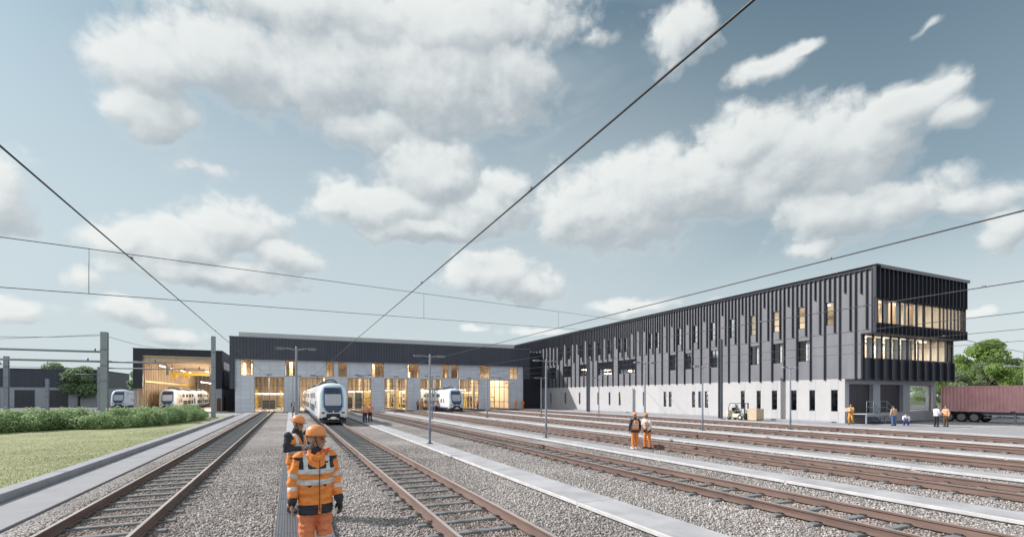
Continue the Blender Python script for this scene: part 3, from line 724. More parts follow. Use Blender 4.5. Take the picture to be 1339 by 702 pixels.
# ================================================================== OFFICE WING
def office():
    t = thing('office_wing', 'three-storey wing clad in dark vertical fins above a white wall', 'office building', (44,24.4,0), 0, world=True)
    XA, XB, YT, YM, YG, YE = 44.0, 58.3, 24.4, 25.5, 26.8, 96.0
    Z1, Z2, Z3 = 3.87, 7.7, 13.05
    rnd = random.Random(11)
    Fn = lambda n: 28.5+1.325*n
    tw = [0,2,4,6,8,10,12,14,17,18,22,23,25,27,29,31,34,36]
    top_win = [(Fn(n)-.80, Fn(n)-.04) for n in tw]
    mid_win = [(Fn(n-1)+.10, Fn(n)-.04) for n in (2,4,6,10,13,15)]+[(Fn(20)+.1,Fn(23)-.04),(Fn(24)+.1,Fn(27)-.04),(Fn(29)+.1,Fn(31)-.04),(Fn(33)+.1,Fn(35)-.04),(Fn(37)+.1,Fn(39)-.04)]
    slot = [(27.4,28.0),(29.45,30.0),(31.25,31.85),(33.3,33.9),(35.15,35.65),(37.1,37.6),(42.1,42.6),(43.1,43.6),(44.1,44.6),(48.05,48.55),(49.0,49.5),(53.1,53.6),(58.5,59.0),(61.0,61.5),(64,64.5),(69.4,69.9),(74,74.6),(79.3,79.9),(85.7,86.3)]
    hol = [(a,b_,8.7,10.75) for a,b_ in top_win] + [(a,b_,5.6,7.55) for a,b_ in mid_win]
    w = MB(); wall_cells(w, 'x', XA, XA+.28, YM, YE, Z1, Z3, hol)
    w.box(XA, XA+.28, YT, YM, Z2, Z3)
    w.build('facade_panels', M['clad_light'], t)
    w = MB(); wall_cells(w, 'x', XA, XA+.25, YG, YE, 0, Z1-.004, [(a,b_,1.0,2.9) for a,b_ in slot]); w.build('base_wall', M['base_white'], t)
    for a, b_ in slot:
        for (z0, z1) in ((.02,.99),(2.91,Z1-.01)): w = MB(); w.box(XA-.012, XA, a-.06, b_+.06, z0, z1); w.build('recessed_strip', M['base_strip'], t)
    # fins: dark blades standing proud, cut at different heights
    f = MB(); lp = MB()
    i = -9
    while 28.5+.4417*i < YE-.1:
        y = 28.5+.4417*i; kind = i % 3; i += 1
        if y < YT+.02: continue
        bay = (y-28.5)/1.325
        if kind == 0: zb = Z1-.10
        elif kind == 2: zb = 10.78 if any(a-.1 < y < b_ for a,b_ in top_win) else rnd.choice([11.1,11.3,11.0])
        else: zb = 7.95 if rnd.random() < .8 or y < 46 else 9.3
        if y < YM: zb = max(zb, Z2-.1)
        segs = [(zb, Z3)]
        for a,b_ in mid_win:
            if a+.05 < y < b_-.05 and kind == 0 and b_-a > 2: segs = [(Z1-.10, 5.55), (7.6, Z3)]
        for z0_, z1_ in segs: f.box(XA-.15, XA-.002, y, y+.07, z0_, z1_)
    for y in (YT+.0,): f.box(XA-.15, XA-.002, y, y+.07, Z2-.1, Z3)
    f.box(XA-.18, XA-.151, YT-.02, YE, Z3-.12, Z3+.12)
    # end-face fins (top storey runs past the windows, middle storey too)
    x = XA-.30; k = 0
    while x < XB+.1:
        f.box(x, x+.075, YT-.24, YT-.002, 10.5, Z3)
        if k % 2 == 0 or x > 53.5: f.box(x, x+.075, YT-.12, YT-.002, 8.4, 10.498)
        f.box(x, x+.075, YT-.24, YT-.002, Z2-.1, 8.398); x += .62; k += 1
    x = XA+.3
    while x < XB+.05:
        f.box(x, x+.10, YM-.24, YM-.002, Z1-.1, 5.58); f.box(x, x+.10, YM-.12, YM-.002, 5.582, Z2-.02); x += 1.27
    f.build('cladding_fins', M['clad'], t)
    # end walls
    e = MB()
    wall_cells(e, 'y', YT, YT+.25, XA+.28, XB, Z2, Z3, [(XA+.5, XB-.15, 8.45, 10.45)])
    wall_cells(e, 'y', YM, YM+.25, XA+.28, XB, Z1, Z2-.002, [(XA+.35, XB-.15, 5.6, 7.62)])
    e.box(XB-.25, XB, YM+.25, YE, Z1, Z2-.01); e.box(XB-.25, XB, YT+.25, YE, Z2, Z3)
    e.box(XA+.28, XB-.25, YE-.3, YE, Z1, Z3)
    e.build('end_cladding', M['clad'], t)
    s = MB(); s.box(XA+.002, XB-.002, YT+.002, YE-.01, Z2-.12, Z2-.012) if False else None
    s = MB(); s.box(XA+.02, XB-.02, YT+.02, YM-.003, Z2-.08, Z2-.003); s.box(XA+.02, XB-.02, YM+.02, YG-.01, Z1-.08, Z1-.003); s.build('soffit', M['soffit'], t)
    r = MB(); r.box(XA+.28, XB-.25, YT+.25, YE-.3, Z3-.45, Z3-.2); r.build('roof', M['roof_dark'], t)
    r = MB(); r.box(XA-.34, XA+.3, YT-.32, YE, Z3+.121, Z3+.17); r.box(XA+.3, XB+.05, YT-.32, YT+.3, Z3+.121, Z3+.17); r.box(XA+.3, XB+.05, YT-.30, YT-.28, Z3-.1, Z3+.12); r.build('parapet_cap', M['steel_dark'], t)
    for z in (Z1, Z2):
        r = MB(); r.box(XA+.28, XB-.25, (YM if z == Z1 else YT)+.25, YE-.3, z+.0, z+.25); r.build('floor_slab', M['floor_in'], t)
    # lit rooms at the near end
    p = MB()
    p.box(XA+.3, XB-.26, 36.7, 36.9, Z2+.25, Z3-.45); p.box(XA+.3, XB-.26, 29.6, 29.75, Z1+.25, Z2)
    p.box(XB-.34, XB-.26, YT+.3, 36.7, Z2+.25, Z3-.45); p.box(XB-.34, XB-.26, YM+.3, 29.6, Z1+.25, Z2)
    p.build('room_wall', M['plaster'], t)
    p = MB(); x = XA+1.2; k = 0
    for x in (XA+2.6, XA+5.6, XA+8.1, XA+11.2):
        p.box(x, x+.9, YT+3.2, YT+3.5, Z2+.25, 11.2); p.box(x+.4, x+1.6, YM+3.4, YM+3.6, Z1+.25, 6.9)
    p.build('timber_partition', M['timber'], t)
    lm = MB()
    for x in (46,49,52,55): 
        for y in (26.2,29,32): lm.box(x, x+1.3, y, y+.35, 11.6, 11.66)
        for y in (26.6,28.3): lm.box(x, x+1.3, y, y+.35, 7.55, 7.6)
    lm.build('ceiling_lamp', M['lamp_cool'], t)
    p = MB(); p.box(XA+.3, XB-.36, YT+.3, 36.6, 11.67, 11.75); p.build('room_ceiling', M['plaster'], t)
    for (x,y,z,e,sx) in ((51,30,11.5,1100,9),(51,27.8,7.5,800,3)):
        ld = bpy.data.lights.new('room_lamp','AREA'); ld.shape='RECTANGLE'; ld.size=9; ld.size_y=sx; ld.energy=e; ld.color=(1,.89,.74)
        lo = bpy.data.objects.new('room_lamp_light', ld); COL.objects.link(lo); lo.location=(x-44,y-24.4,z); lo.parent=t
    # windows
    for k,(a,b_) in enumerate(top_win): window(t, 'x', XA+.12, a, b_, 8.7, 10.75, 1, 1, .05, .1, glass_m=M['glass'], zfirst=[9.3])
    for a,b_ in mid_win: window(t, 'x', XA+.12, a, b_, 5.6, 7.55, 2 if b_-a < 2 else 4, 1, .05, .1, glass_m=M['glass'], zfirst=[])
    for a,b_ in slot: window(t, 'x', XA+.14, a, b_, 1.0, 2.9, 1, 1, .045, .08, glass_m=M['glass_dark'], zfirst=[])
    window(t, 'y', YT+.12, XA+.5, XB-.15, 8.45, 10.45, 2, 1, .05, .1, zfirst=[])
    window(t, 'y', YM+.12, XA+.35, XB-.15, 5.6, 7.62, 2, 1, .05, .1, zfirst=[])
    # sheer curtains and blinds behind some of the end windows
    def drape(x0, x1, y, z0, z1):
        c = MB(); n = 26; vs = []
        for k in range(n+1):
            xx = x0+(x1-x0)*k/n; yy = y+.03*math.sin(k*1.9); vs += [(xx,yy,z0),(xx,yy,z1)]
        c.add(vs, [(2*k,2*k+2,2*k+3,2*k+1) for k in range(n)]); c.build('curtain', M['curtain'], t)
    for x0, x1 in ((44.6,45.3),(46.2,46.9),(48.0,48.5),(49.2,49.6),(50.9,51.4),(52.3,52.6)): drape(x0, x1, YT+.55, 8.4, 11.5)
    for x0, x1 in ((44.6,45.4),(45.75,46.6),(47.1,48.05),(48.4,49.2),(49.6,50.5),(50.9,51.8),(52.2,52.7),(53.5,53.8)): drape(x0, x1, YM+.55, 5.5, 7.5)
    for x0, x1 in [(a+.02, a+.62) for a,b_ in mid_win[:6]]:
        c = MB(); c.box(XA+.35, XA+.37, x0, x1, 5.62, 7.5); c.build('blind', M['curtain'], t)
    # ground-floor end: concrete frame with three bays
    bays = [(44.6,48.1),(49.15,52.8),(53.9,57.9)]
    g = MB(); wall_cells(g, 'y', YG, YG+.45, XA+.25, XB+.1, 0, Z1-.09, [(a,b_,.85,3.42) for a,b_ in bays])
    wall_cells(g, 'x', XB-.25, XB+.1, YG+.45, YE, 0, Z1-.004, [(YG+.7,YG+4.6,.95,3.35)])
    g.box(XA+.25, XB-.25, YE-.3, YE, 0, Z1)
    g.build('concrete_frame', M['frame_grey'], t)
    for a,b_ in bays[:2]:
        d = MB(); d.box(a, b_, YG+.34, YG+.40, .85, 3.42); d.build('roller_shutter', M['shutter'], t)
    window(t, 'y', YG+.3, *bays[2], .85, 3.42, 1, 1, .06, .1, M['steel_dark'], zfirst=[])
    window(t, 'x', XB-.1, YG+.7, YG+4.6, .95, 3.35, 2, 1, .08, .1, M['steel_dark'], zfirst=[])
    p = MB(); p.box(53.3, 53.45, YG+.5, YG+6.5, .0, Z1-.1); p.box(53.45, XB-.25, YG+6.4, YG+6.5, 0, Z1-.1); p.box(53.45, XB-.26, YG+.5, YG+6.4, 3.6, 3.7); p.build('store_room_wall', M['plaster'], t)
    p = MB(); p.box(53.45, XB-.26, YG+.46, YG+6.4, .0, .86); p.build('dock_floor', M['floor_in'], t)
    ld = bpy.data.lights.new('store_lamp','AREA'); ld.size=3; ld.energy=150; ld.color=(1,.95,.88)
    lo = bpy.data.objects.new('store_lamp_light', ld); COL.objects.link(lo); lo.location=(56-44,YG+3-24.4,3.55); lo.parent=t
    # dark recess joining the wing to the hall
    j = MB(); j.box(39.6, 43.99, 83.5, 84.0, 0, 10.6); j.build('link_wall', M['clad'], t)
office()
# loading platform with stair
def dock():
    t = thing('loading_stair', 'grey steel loading platform and stair at the dock doors', 'stair', (44.7,25,0), 0, world=True)
    b = MB(); b.box(44.5, 47.5, 25.3, 26.78, .78, .86)
    b.build('platform', M['concrete'], t)
    b = MB()
    for x in (44.65,47.3): b.box(x, x+.1, 25.4, 25.5, 0, .78)
    b.box(44.5,47.5,25.3,25.36,.62,.779); b.build('leg', M['steel'], t)
    b = MB()
    for k in range(5):
        x = 47.5+k*.27; z = .86-.155*(k+1); b.box(x, x+.28, 25.36, 26.6, z, z+.04)
    b.build('tread', M['steel'], t)
    for y in (25.32, 26.6):
        b = MB(); b.prism([(47.5,.86),(48.9,.06),(48.9,-.02),(48.75,-.02),(47.5,.66)], 'y', y, y+.04); b.build('stringer', M['steel'], t)
    b = MB()
    for x in (44.55,45.5,46.5,47.45): b.tube([(x,25.34,.86),(x,25.34,1.9)], .022, 6)
    for z in (1.4,1.9): b.tube([(44.55,25.34,z),(47.45,25.34,z)], .022, 6); b.tube([(47.45,25.34,z),(48.85,25.34,z-.84)], .022, 6)
    b.tube([(48.85,25.34,.06),(48.85,25.34,1.06)], .022, 6); b.tube([(48.15,25.34,.45),(48.15,25.34,1.48)], .022, 6)
    for z in (1.4,1.9): b.tube([(47.45,26.62,z),(48.85,26.62,z-.84)], .022, 6)
    b.tube([(48.85,26.62,.06),(48.85,26.62,1.06)], .022, 6); b.tube([(47.45,26.62,.86),(47.45,26.62,1.9)], .022, 6)
    b.build('railing', M['steel'], t)
dock()
# far-left grey depot building
def far_left():
    t = thing('grey_workshop', 'distant flat-roofed workshop, dark upper cladding over pale wall, beyond the hedge', 'workshop', (-39,136,0), 0, world=True)
    b = MB(); b.box(-95,-39,136,160,0,4.2); b.build('wall', M['frame_grey'], t)
    b = MB(); b.box(-95.1,-38.9,135.9,160.1,4.2,8.0); b.build('cladding', M['clad_hall'], t)
    b = MB(); b.box(-95.3,-38.7,135.7,160.3,8.0,8.15); b.build('roof', M['steel_dark'], t)
    for x in (-47,-52.5,-58,-63.5,-69):
        d = MB(); d.box(x,x+3.2,135.93,136.02,.02,3.6); d.build('gate', M['shutter'], t)
far_left()
# ================================================================== TRAINS
M['t_white'] = mat('train_white_paint', (.80,.81,.83), .28, 0, .02, .6, coat=.4)
M['t_navy'] = mat('train_navy_paint', (.035,.045,.115), .3, 0, .06, 1, coat=.4)
M['t_blue'] = mat('train_light_blue_paint', (.22,.55,.80), .3, 0, .04, 1, coat=.4)
M['t_glass'] = mat('train_tinted_glass', (.035,.045,.07), .08, 0, .05, 1, spec=.8)
M['t_screen'] = mat('train_windscreen_glass', (.42,.45,.52), .12, 0, .06, 1, spec=.9)
M['t_dark'] = mat('train_underframe', (.035,.037,.045), .6, .2, .15, 3)
M['t_light'] = mat('headlamp_lens', (.07,.08,.09), .1, 0, .05, 1)
M['t_grey'] = mat('train_roof_grey', (.20,.21,.23), .6, 0, .1, 2)
TW = 1.16
def train_section():
    pts = [(-.98,.42),(-1.12,.52),(-TW,.74),(-TW,1.1),(-TW,1.5),(-TW,1.9),(-TW,2.3),(-TW*.995,2.55),(-1.12,2.82),(-1.02,3.06),(-.84,3.26),(-.6,3.38),(-.3,3.44),(0,3.46)]
    return pts + [(-x, z) for x, z in pts[-2::-1]]
def lean(z): 
    t = min(1, max(0, (z-1.25)/2.2)); return .85*t**1.35
def train_body(L_, nose):
    sec = train_section(); n = len(sec); zc = 1.62
    if nose: st = [(-.10,.04),(-.10,.35),(-.09,.6),(-.06,.76),(.02,.855),(.13,.915),(.32,.952),(.62,.975),(1.0,.99),(1.7,1),(2.4,1)]
    else: st = [(.25,.965),(.34,1)]
    st += [(L_*k/6, 1) for k in range(2 if nose else 1, 6)] + [(L_-.34,1),(L_-.25,.965)]
    b = MB(); b.smooth = True; vs = []
    for y, s in st:
        w = max(0, 1-y/2.6) if nose else 0
        for x, z in sec:
            zz = zc+(z-zc)*(s if s > .9 else s*1.0)
            vs.append((x*s, y+lean(zz)*w, zz))
    m = len(st)
    fs = [(i*n+k, (i+1)*n+k, (i+1)*n+(k+1) % n, i*n+(k+1) % n) for i in range(m-1) for k in range(n)]
    fs += [tuple(range(n)), tuple((m-1)*n+k for k in range(n))[::-1]]
    b.add(vs, fs)
    for k, f in enumerate(b.f):
        z = sum(b.v[i][2] for i in f)/len(f); y = sum(b.v[i][1] for i in f)/len(f)
        b.mi[k] = 1 if z < .66 else (2 if z > 3.30 and y > 2.6 else 0)
    return b
def bvh_of(b): return BVHTree.FromPolygons([Vector(v) for v in b.v], [f for f in b.f])
def patch(b, bvh, side, rows, nc=10, off=.012, th=.02):
    """closed thin panel lying on the body. rows: (z, a, c) with a..c = x range (front) or y range (sides)"""
    g = []
    for z, a, c in rows:
        r = []
        for k in range(nc+1):
            u = a+(c-a)*k/nc
            if side == 'f': o_, d_ = Vector((u,-4,z)), Vector((0,1,0))
            else: s = 1 if side == 'r' else -1; o_, d_ = Vector((4*s,u,z)), Vector((-s,0,0))
            h = bvh.ray_cast(o_, d_)
            q = 0
            while h[0] is None and q < 40: q += 1; o_ = Vector((o_.x*.97,o_.y,o_.z-.01)); h = bvh.ray_cast(o_, d_)
            r.append(h[0]-d_*off)
        g.append(r)
    d_ = Vector((0,1,0)) if side == 'f' else Vector((-1 if side == 'r' else 1,0,0))
    m = len(g); n = nc+1; vs = [p for r in g for p in r] + [p+d_*th for r in g for p in r]; o = m*n
    fs = [(i*n+k,i*n+k+1,(i+1)*n+k+1,(i+1)*n+k) for i in range(m-1) for k in range(nc)]
    fs += [(o+i*n+k,o+(i+1)*n+k,o+(i+1)*n+k+1,o+i*n+k+1) for i in range(m-1) for k in range(nc)]
    for k in range(nc): fs += [(k,o+k,o+k+1,k+1), ((m-1)*n+k,(m-1)*n+k+1,o+(m-1)*n+k+1,o+(m-1)*n+k)]
    for i in range(m-1): fs += [(i*n,(i+1)*n,o+(i+1)*n,o+i*n), (i*n+nc,o+i*n+nc,o+(i+1)*n+nc,(i+1)*n+nc)]
    b.add(vs, fs)
def lerp_rows(keys, n=10):
    out = []
    for (z0,a0,c0),(z1,a1,c1) in zip(keys[:-1], keys[1:]):
        for k in range(n): t = k/n; out.append((z0+(z1-z0)*t, a0+(a1-a0)*t, c0+(c1-c0)*t))
    return out+[keys[-1]]
def make_train(nc, label, group, loc):
    L_ = 17.0
    t = thing('commuter_train', label, 'train', loc, 0, group)
    for ci in range(nc):
        bb = train_body(L_, ci == 0); bvh = bvh_of(bb)
        y0 = ci*L_
        body = bb.build('body' if ci == 0 else 'coach_body', [M['t_white'], M['t_navy'], M['t_grey']], t); body.location = (0,y0,0)
        def part(b, name, m, par=None):
            o = b.build(name, m, par or t)
            if par is None: o.location = (0,y0,0)
            return o
        ws = 3.2 if ci == 0 else 1.6
        for s in 'lr':
            # lower window band, upper windows, doors
            for a, c in (([(5.3,8.6),(9.0,11.6)] if ci == 0 else [(1.3,4.2),(4.6,6.6),(9.3,12.0)]) + [(12.3 if ci == 0 else 12.3, 13.9)]):
                b = MB(); patch(b, bvh, s, [(1.02,a,c),(1.3,a,c),(1.62,a,c)], 6); part(b, 'window', M['t_glass'])
            for a, c in ([(4.6,6.3),(7.4,9.1),(10.2,11.8),(12.6,14.2)] if ci == 0 else [(1.4,3.4),(4.2,6.2),(9.2,11.2),(12.0,14.0)]):
                b = MB(); patch(b, bvh, s, [(2.18,a,c),(2.42,a,c),(2.66,a,c)], 6); part(b, 'window', M['t_glass'])
            for a in ([14.6] if ci == 0 else [7.1,14.8]):
                b = MB(); patch(b, bvh, s, [(.72,a,a+1.5),(1.2,a,a+1.5),(2.0,a,a+1.5),(2.08,a,a+1.5)], 4, .010); d = part(b, 'door', M['t_blue'])
                b = MB(); patch(b, bvh, s, [(1.1,a+.18,a+.66),(1.9,a+.18,a+.66)], 2, .022); patch(b, bvh, s, [(1.1,a+.84,a+1.32),(1.9,a+.84,a+1.32)], 2, .022); b.build('pane', M['t_glass'], d)
            b = MB(); patch(b, bvh, s, [(.70,ws,L_-.4),(.78,ws,L_-.4),(.86,ws,L_-.4)], 8, .009); part(b, 'stripe', M['t_blue'])
            if ci == 0:
                b = MB(); patch(b, bvh, s, lerp_rows([(1.35,2.15,2.62),(1.95,2.45,2.85)], 3), 3, .013); part(b, 'side_window', M['t_glass'])
                b = MB(); patch(b, bvh, s, [(.72,3.3,4.2),(1.2,3.3,4.2),(2.05,3.3,4.2)], 4, .010); d = part(b, 'cab_door', M['t_white'])
                b = MB(); patch(b, bvh, s, [(1.35,3.45,4.05),(1.9,3.45,4.05)], 2, .022); b.build('pane', M['t_glass'], d)
        if ci == 0:
            b = MB(); patch(b, bvh, 'f', lerp_rows([(1.06,-.44,.44),(1.2,-.64,.64),(1.5,-.80,.80),(2.2,-.82,.82),(2.8,-.78,.78),(3.06,-.72,.72),(3.16,-.62,.62)], 4), 14, .012); part(b, 'blue_nose_frame', M['t_blue'])
            b = MB(); patch(b, bvh, 'f', lerp_rows([(1.08,-.36,.36),(1.24,-.54,.54),(1.54,-.69,.69),(2.2,-.71,.71),(2.8,-.67,.67),(3.04,-.61,.61)], 4), 14, .03); part(b, 'navy_front_panel', M['t_navy'])
            b = MB(); patch(b, bvh, 'f', lerp_rows([(1.62,-.58,.58),(1.9,-.63,.63),(2.52,-.61,.61)], 4), 12, .045); part(b, 'windscreen', M['t_screen'])
            b = MB(); patch(b, bvh, 'f', lerp_rows([(2.62,-.46,.46),(2.84,-.45,.45)], 2), 8, .045); part(b, 'destination_display', M['t_glass'])
            for s in (-1,1):
                b = MB(); patch(b, bvh, 'f', [(1.00,s*.74-.11,s*.74+.11),(1.06,s*.74-.13,s*.74+.13),(1.12,s*.74-.11,s*.74+.11)], 4, .05, .04); part(b, 'headlight', M['t_light'])
            # grey lower mask with buffer and white coupler guard
            b = MB(); patch(b, bvh, 'f', lerp_rows([(.60,-.55,.55),(.98,-.48,.48)], 3), 8, .06, .10); part(b, 'coupler_mask', M['t_dark'])
            b = MB(); b.smooth = True
            b.ell((0,-.26,.62), (.26,.14,.13), 14, 8); b.ell((-.34,-.2,.56), (.10,.09,.05), 10, 6); b.ell((.34,-.2,.56), (.10,.09,.05), 10, 6)
            part(b, 'coupler_cover', M['t_white'])
            b = MB(); b.prism([(1.0,.10),(.80,-.12),(-.80,-.12),(-1.0,.10),(-.98,.5),(.98,.5)], 'z', .27, .52); part(b, 'snow_plough', M['t_dark'])
            b = MB(); b.prism([(-.07,1.06),(.07,1.06),(0,1.24)], 'y', -.19, -.10); part(b, 'nose_emblem', M['t_white'])
        b = MB(); b.cbox(-.72,.72,4.6,7.4,3.40,3.66,.08); part(b, 'roof_unit', M['t_grey'])
        b = MB(); b.cbox(-.60,.60,10.4,14.5,3.40,3.60,.08); part(b, 'roof_unit', M['t_grey'])
        if ci == 0:
            b = MB(); b.tube([(-.5,3.0,3.38),(-.42,3.0,3.62),(-.2,3.0,3.74),(.2,3.0,3.74),(.42,3.0,3.62),(.5,3.0,3.38)], .05, 6); part(b, 'roof_antenna', M['t_dark'])
        if ci == 1:
            b = MB(); b.tube([(0,7.2,3.45),(0,9.0,4.1),(0,7.7,4.85)], .035, 6); b.tube([(-.75,7.7,4.85),(.75,7.7,4.85)], .03, 6); part(b, 'pantograph', M['t_dark'])
        b = MB(); b.box(-.95,.95,.9 if ci == 0 else .4,L_-.4,.33,.43); part(b, 'underframe', M['t_dark'])
        for yy in (2.9, L_-3.2):
            b = MB(); b.box(-.92,-.80,yy-1.1,yy+1.1,.42,.62); b.box(.80,.92,yy-1.1,yy+1.1,.42,.62); bg = part(b, 'bogie', M['t_dark'])
            for q in (-.75,.75):
                for s in (-1,1):
                    b = MB(); b.tube([(s*.62,yy+q,.50),(s*.76,yy+q,.50)], .30, 16); b.build('wheel', M['t_grey'], bg)
        if ci: 
            b = MB(); b.cbox(-1.02,1.02,-.30,.30,.6,3.2,.1); part(b, 'gangway_bellows', M['t_dark'])
    return t
make_train(3, 'white train standing in the open yard, nose towards the two foremost workers', 'white trains with blue-framed noses', (3.1,41.2,0))
t2 = make_train(3, 'white train whose nose comes out of the fifth depot door', 'white trains with blue-framed noses', (21.55,66.6,0))
t3 = make_train(2, 'white train parked inside the timber-lined shed behind the hedge', 'white trains with blue-framed noses', (-16.8,88,0))
dup(t3, (-26.3,102,0), None, 'white train standing in the open, left of the timber-lined shed')
sheet('outer_track_ground', [(-30,92),(-22,92),(-22,140),(-30,140)], -.01, M['stone'])

# ================================================================== LAMP POSTS
def lamp_post_proto():
    t = thing('lamp_post', '', 'lamp post', (6.1,23,.10), 0, 'double-armed lamp posts in rows along the walkways')
    b = MB(); b.tube([(0,0,0),(0,0,1.2),(0,0,4.2),(0,0,4.28)], [.062,.058,.042,.030], 10); b.build('pole', M['steel'], t)
    b = MB(); b.cbox(-.13,.13,-.13,.13,0,.03,.006)
    for x in (-.09,.09):
        for y in (-.09,.09): b.tube([(x,y,.03),(x,y,.055)], .014, 6)
    b.build('base_plate', M['steel_dark'], t)
    b = MB(); b.box(-.035,.035,-.062,-.054,.45,.75); b.build('access_hatch', M['steel_dark'], t)
    for s in (-1,1):
        b = MB(); b.tube([(0,0,4.12),(s*.2,0,4.18),(s*.42,0,4.20)], .022, 8); a = b.build('arm', M['steel'], t)
        b = MB(); p = [(.38,4.17),(.40,4.235),(.62,4.255),(.76,4.225),(.78,4.18),(.60,4.165)]
        b.prism([(s*x,z) for x,z in (p if s < 0 else p[::-1])], 'y', -.085, .085); h = b.build('lamp_head', M['steel_dark'], t)
        b = MB(); b.box(min(s*.46,s*.72), max(s*.46,s*.72), -.06,.06,4.155,4.166); b.build('lens', M['roof_pale'], h)
    return t
lp = lamp_post_proto()
rows = [(.22,'walkway between the two nearest left tracks',(21.6,52)),(6.1,'first concrete walkway right of the yard train',(23,46.5)),
        (12.7,'second concrete walkway',(23.5,47,66)),(18.7,'third concrete walkway',(22.6,47.5,68)),(24.8,'fourth concrete walkway',(24.2,47,68)),(30.9,'fifth concrete walkway',(22.4,45,69))]
first = True
for x, w, ys in rows:
    for k, y in enumerate(ys):
        lab = ['nearest','second','farthest'][k] if len(ys) == 3 else ['nearer','farther'][k]
        lab = f'{lab} grey double-armed lamp post on the {w}'
        if first: lp.location = (x,y,.10); lp['label'] = lab; first = False
        else: dup(lp, (x,y,.10), None, lab)

# ================================================================== CATENARY MASTS
def hbeam(b, w, d, z0, z1, x=0, y=0, f=.03):
    b.box(x-w/2,x+w/2,y-d/2,y-d/2+f,z0,z1); b.box(x-w/2,x+w/2,y+d/2-f,y+d/2,z0,z1); b.box(x-f/2,x+f/2,y-d/2+f,y+d/2-f,z0,z1)
def mast(label, loc, h, w=.36, arms=(), m=None, bands=True):
    t = thing('catenary_mast', label, 'mast', loc, 0, 'grey overhead line masts')
    m = m or M['steel']
    b = MB(); hbeam(b, w, w*.8, .12, h); b.build('post', m, t)
    b = MB(); b.cbox(-w,w,-w,w,-.05,.12,.02); b.build('footing', M['concrete_dark'], t)
    if bands:
        b = MB()
        for z in (h*.80, h*.62, h*.45): b.box(-w/2-.02,w/2+.02,-w*.4-.02,-w*.4+.0,z,z+.07)
        b.build('clamp', M['steel_dark'], t)
    for (x0, x1, z, r, bend) in arms:
        b = MB(); pts = [(x0,0,z),(x1,0,z)]
        if bend: 
            s = 1 if x1 > x0 else -1
            pts = [(x0,0,z),(x1-s*.5,0,z),(x1-s*.12,0,z-.1),(x1,0,z-.45),(x1,0,z-1.1)]
        b.tube(pts, r, 8); a = b.build('crossarm', m, t)
        b = MB(); xx = x1-(.9 if x1 > x0 else -.9); b.tube([(xx,0,z+r),(xx,0,z+.1),(xx,0,z+.3)], [.05,.07,.04], 8); b.build('insulator', M['ceramic'], a)
    return t
mast('thick grey H-section mast with long pipe crossarms, behind the hedge', (-14.9,54,.09), 7.9, .50, ((-16,.25,6.15,.09,False),(-.25,4.6,5.3,.09,True),(-16,-.25,5.3,.09,False),(.25,8.0,4.75,.045,True)))
mast('tall slim grey mast at the right end of the hedge, beside the path', (-7.15,58,.09), 8.35, .38)
mast('grey mast seen small, directly left of the thick mast behind the hedge', (-34.8,88,0), 7.7, .5, ((-9,.3,6.6,.06,False),))
mast('farthest-left small grey mast, before the pale workshop', (-36.4,84,0), 6.9, .5, ((-9,.3,6.1,.06,False),))
mast('short grey mast in front of the pale workshop gate, near the thick mast', (-33.0,95,0), 4.9, .4)
mast('thin grey mast before the white train standing in the open', (-27.9,98.5,0), 7.0, .32, ((-3,.3,5.8,.05,False),))
mast('dark slim mast before the white wall, closer to the depot hall', (38.9,59.3,0), 7.75, .42, m=M['steel_dark'])
mast('dark slim mast before the white wall, close to the forklift', (39.4,36.1,0), 8.05, .36, m=M['steel_dark'])
mast('pale mast rising behind the red container', (92.3,31.9,0), 8.2, .75, ((-6.5,.5,6.3,.11,False),), m=M['concrete'])
# ================================================================== WIRES
def wire(label, pts, r=.011, sag=0, clamps=(), group='overhead wires'):
    b = MB(); P = []
    for (p, q) in zip(pts[:-1], pts[1:]):
        for k in range(24):
            t = k/24; v = Vector(p).lerp(Vector(q), t); v.z -= sag*4*t*(1-t); P.append(v)
    P.append(Vector(pts[-1])); b.tube(P, r, 6)
    o = b.build('overhead_wire', M['wire']); tag(o, label, 'wire', group)
    for c in clamps:
        k = MB(); c = Vector(c); k.box(c.x-.018,c.x+.018,c.y-.04,c.y+.04,c.z-.02,c.z+.02)
        k.build('clamp', M['steel_dark'], o)
    return o
wn = ['contact wire above the leftmost track, running to the leftmost depot door','contact wire over the train in the yard, crossing the whole sky','contact wire above the third track from the left',
      'contact wire above the fourth track from the left','contact wire above the fifth track from the left','contact wire above the sixth track from the left','contact wire above the track next to the access road']
for i, (x, z) in enumerate(zip(TRACKX, (5.25,5.32,5.1,5.1,5.13,5.2,5.2))):
    wire(wn[i], [(x,-8,z),(x,30,z),(x,79.6,z)], .0125, .02, [(x,6.2,z),(x,12.5,z),(x,25,z)])
A = Vector((-10.9,35,10.7)); Bq = Vector((12.2,48.3,12.62)); d_ = Bq-A
A2 = Vector((-10.9,35,8.15)); B2 = Vector((12.2,48.3,10.15)); d2 = B2-A2
w1 = wire('upper cross wire sloping over the yard towards the office roof', [A-d_*.9, A+d_*3.6], .022)
w2 = wire('lower cross wire sloping over the yard, hung under the upper one', [A2-d2*.9, A2+d2*3.6], .022)
for k, tt in enumerate((.02, 1.0, 2.0, -.5)):
    b = MB(); b.tube([A+d_*tt, A2+d2*tt], .016, 6); b.build('dropper', M['wire'], w1)
wire('thin wire sagging from the thick mast towards the shed roof', [(-31,52,7.6),(-14.9,54,7.7),(-14.0,84.6,9.3)], .018, .5)
wire('thin wire leaving the thick mast to the upper left', [(-14.9,54,7.8),(-34,50,5.8)], .016, .2)
wire('thin wire on insulators left of the timber shed', [(-34,54,5.0),(-9,56,4.9)], .016, .1)
wire('thin wire behind the container, topmost one', [(70,31,9.4),(160,46,10.5)], .035, .6)
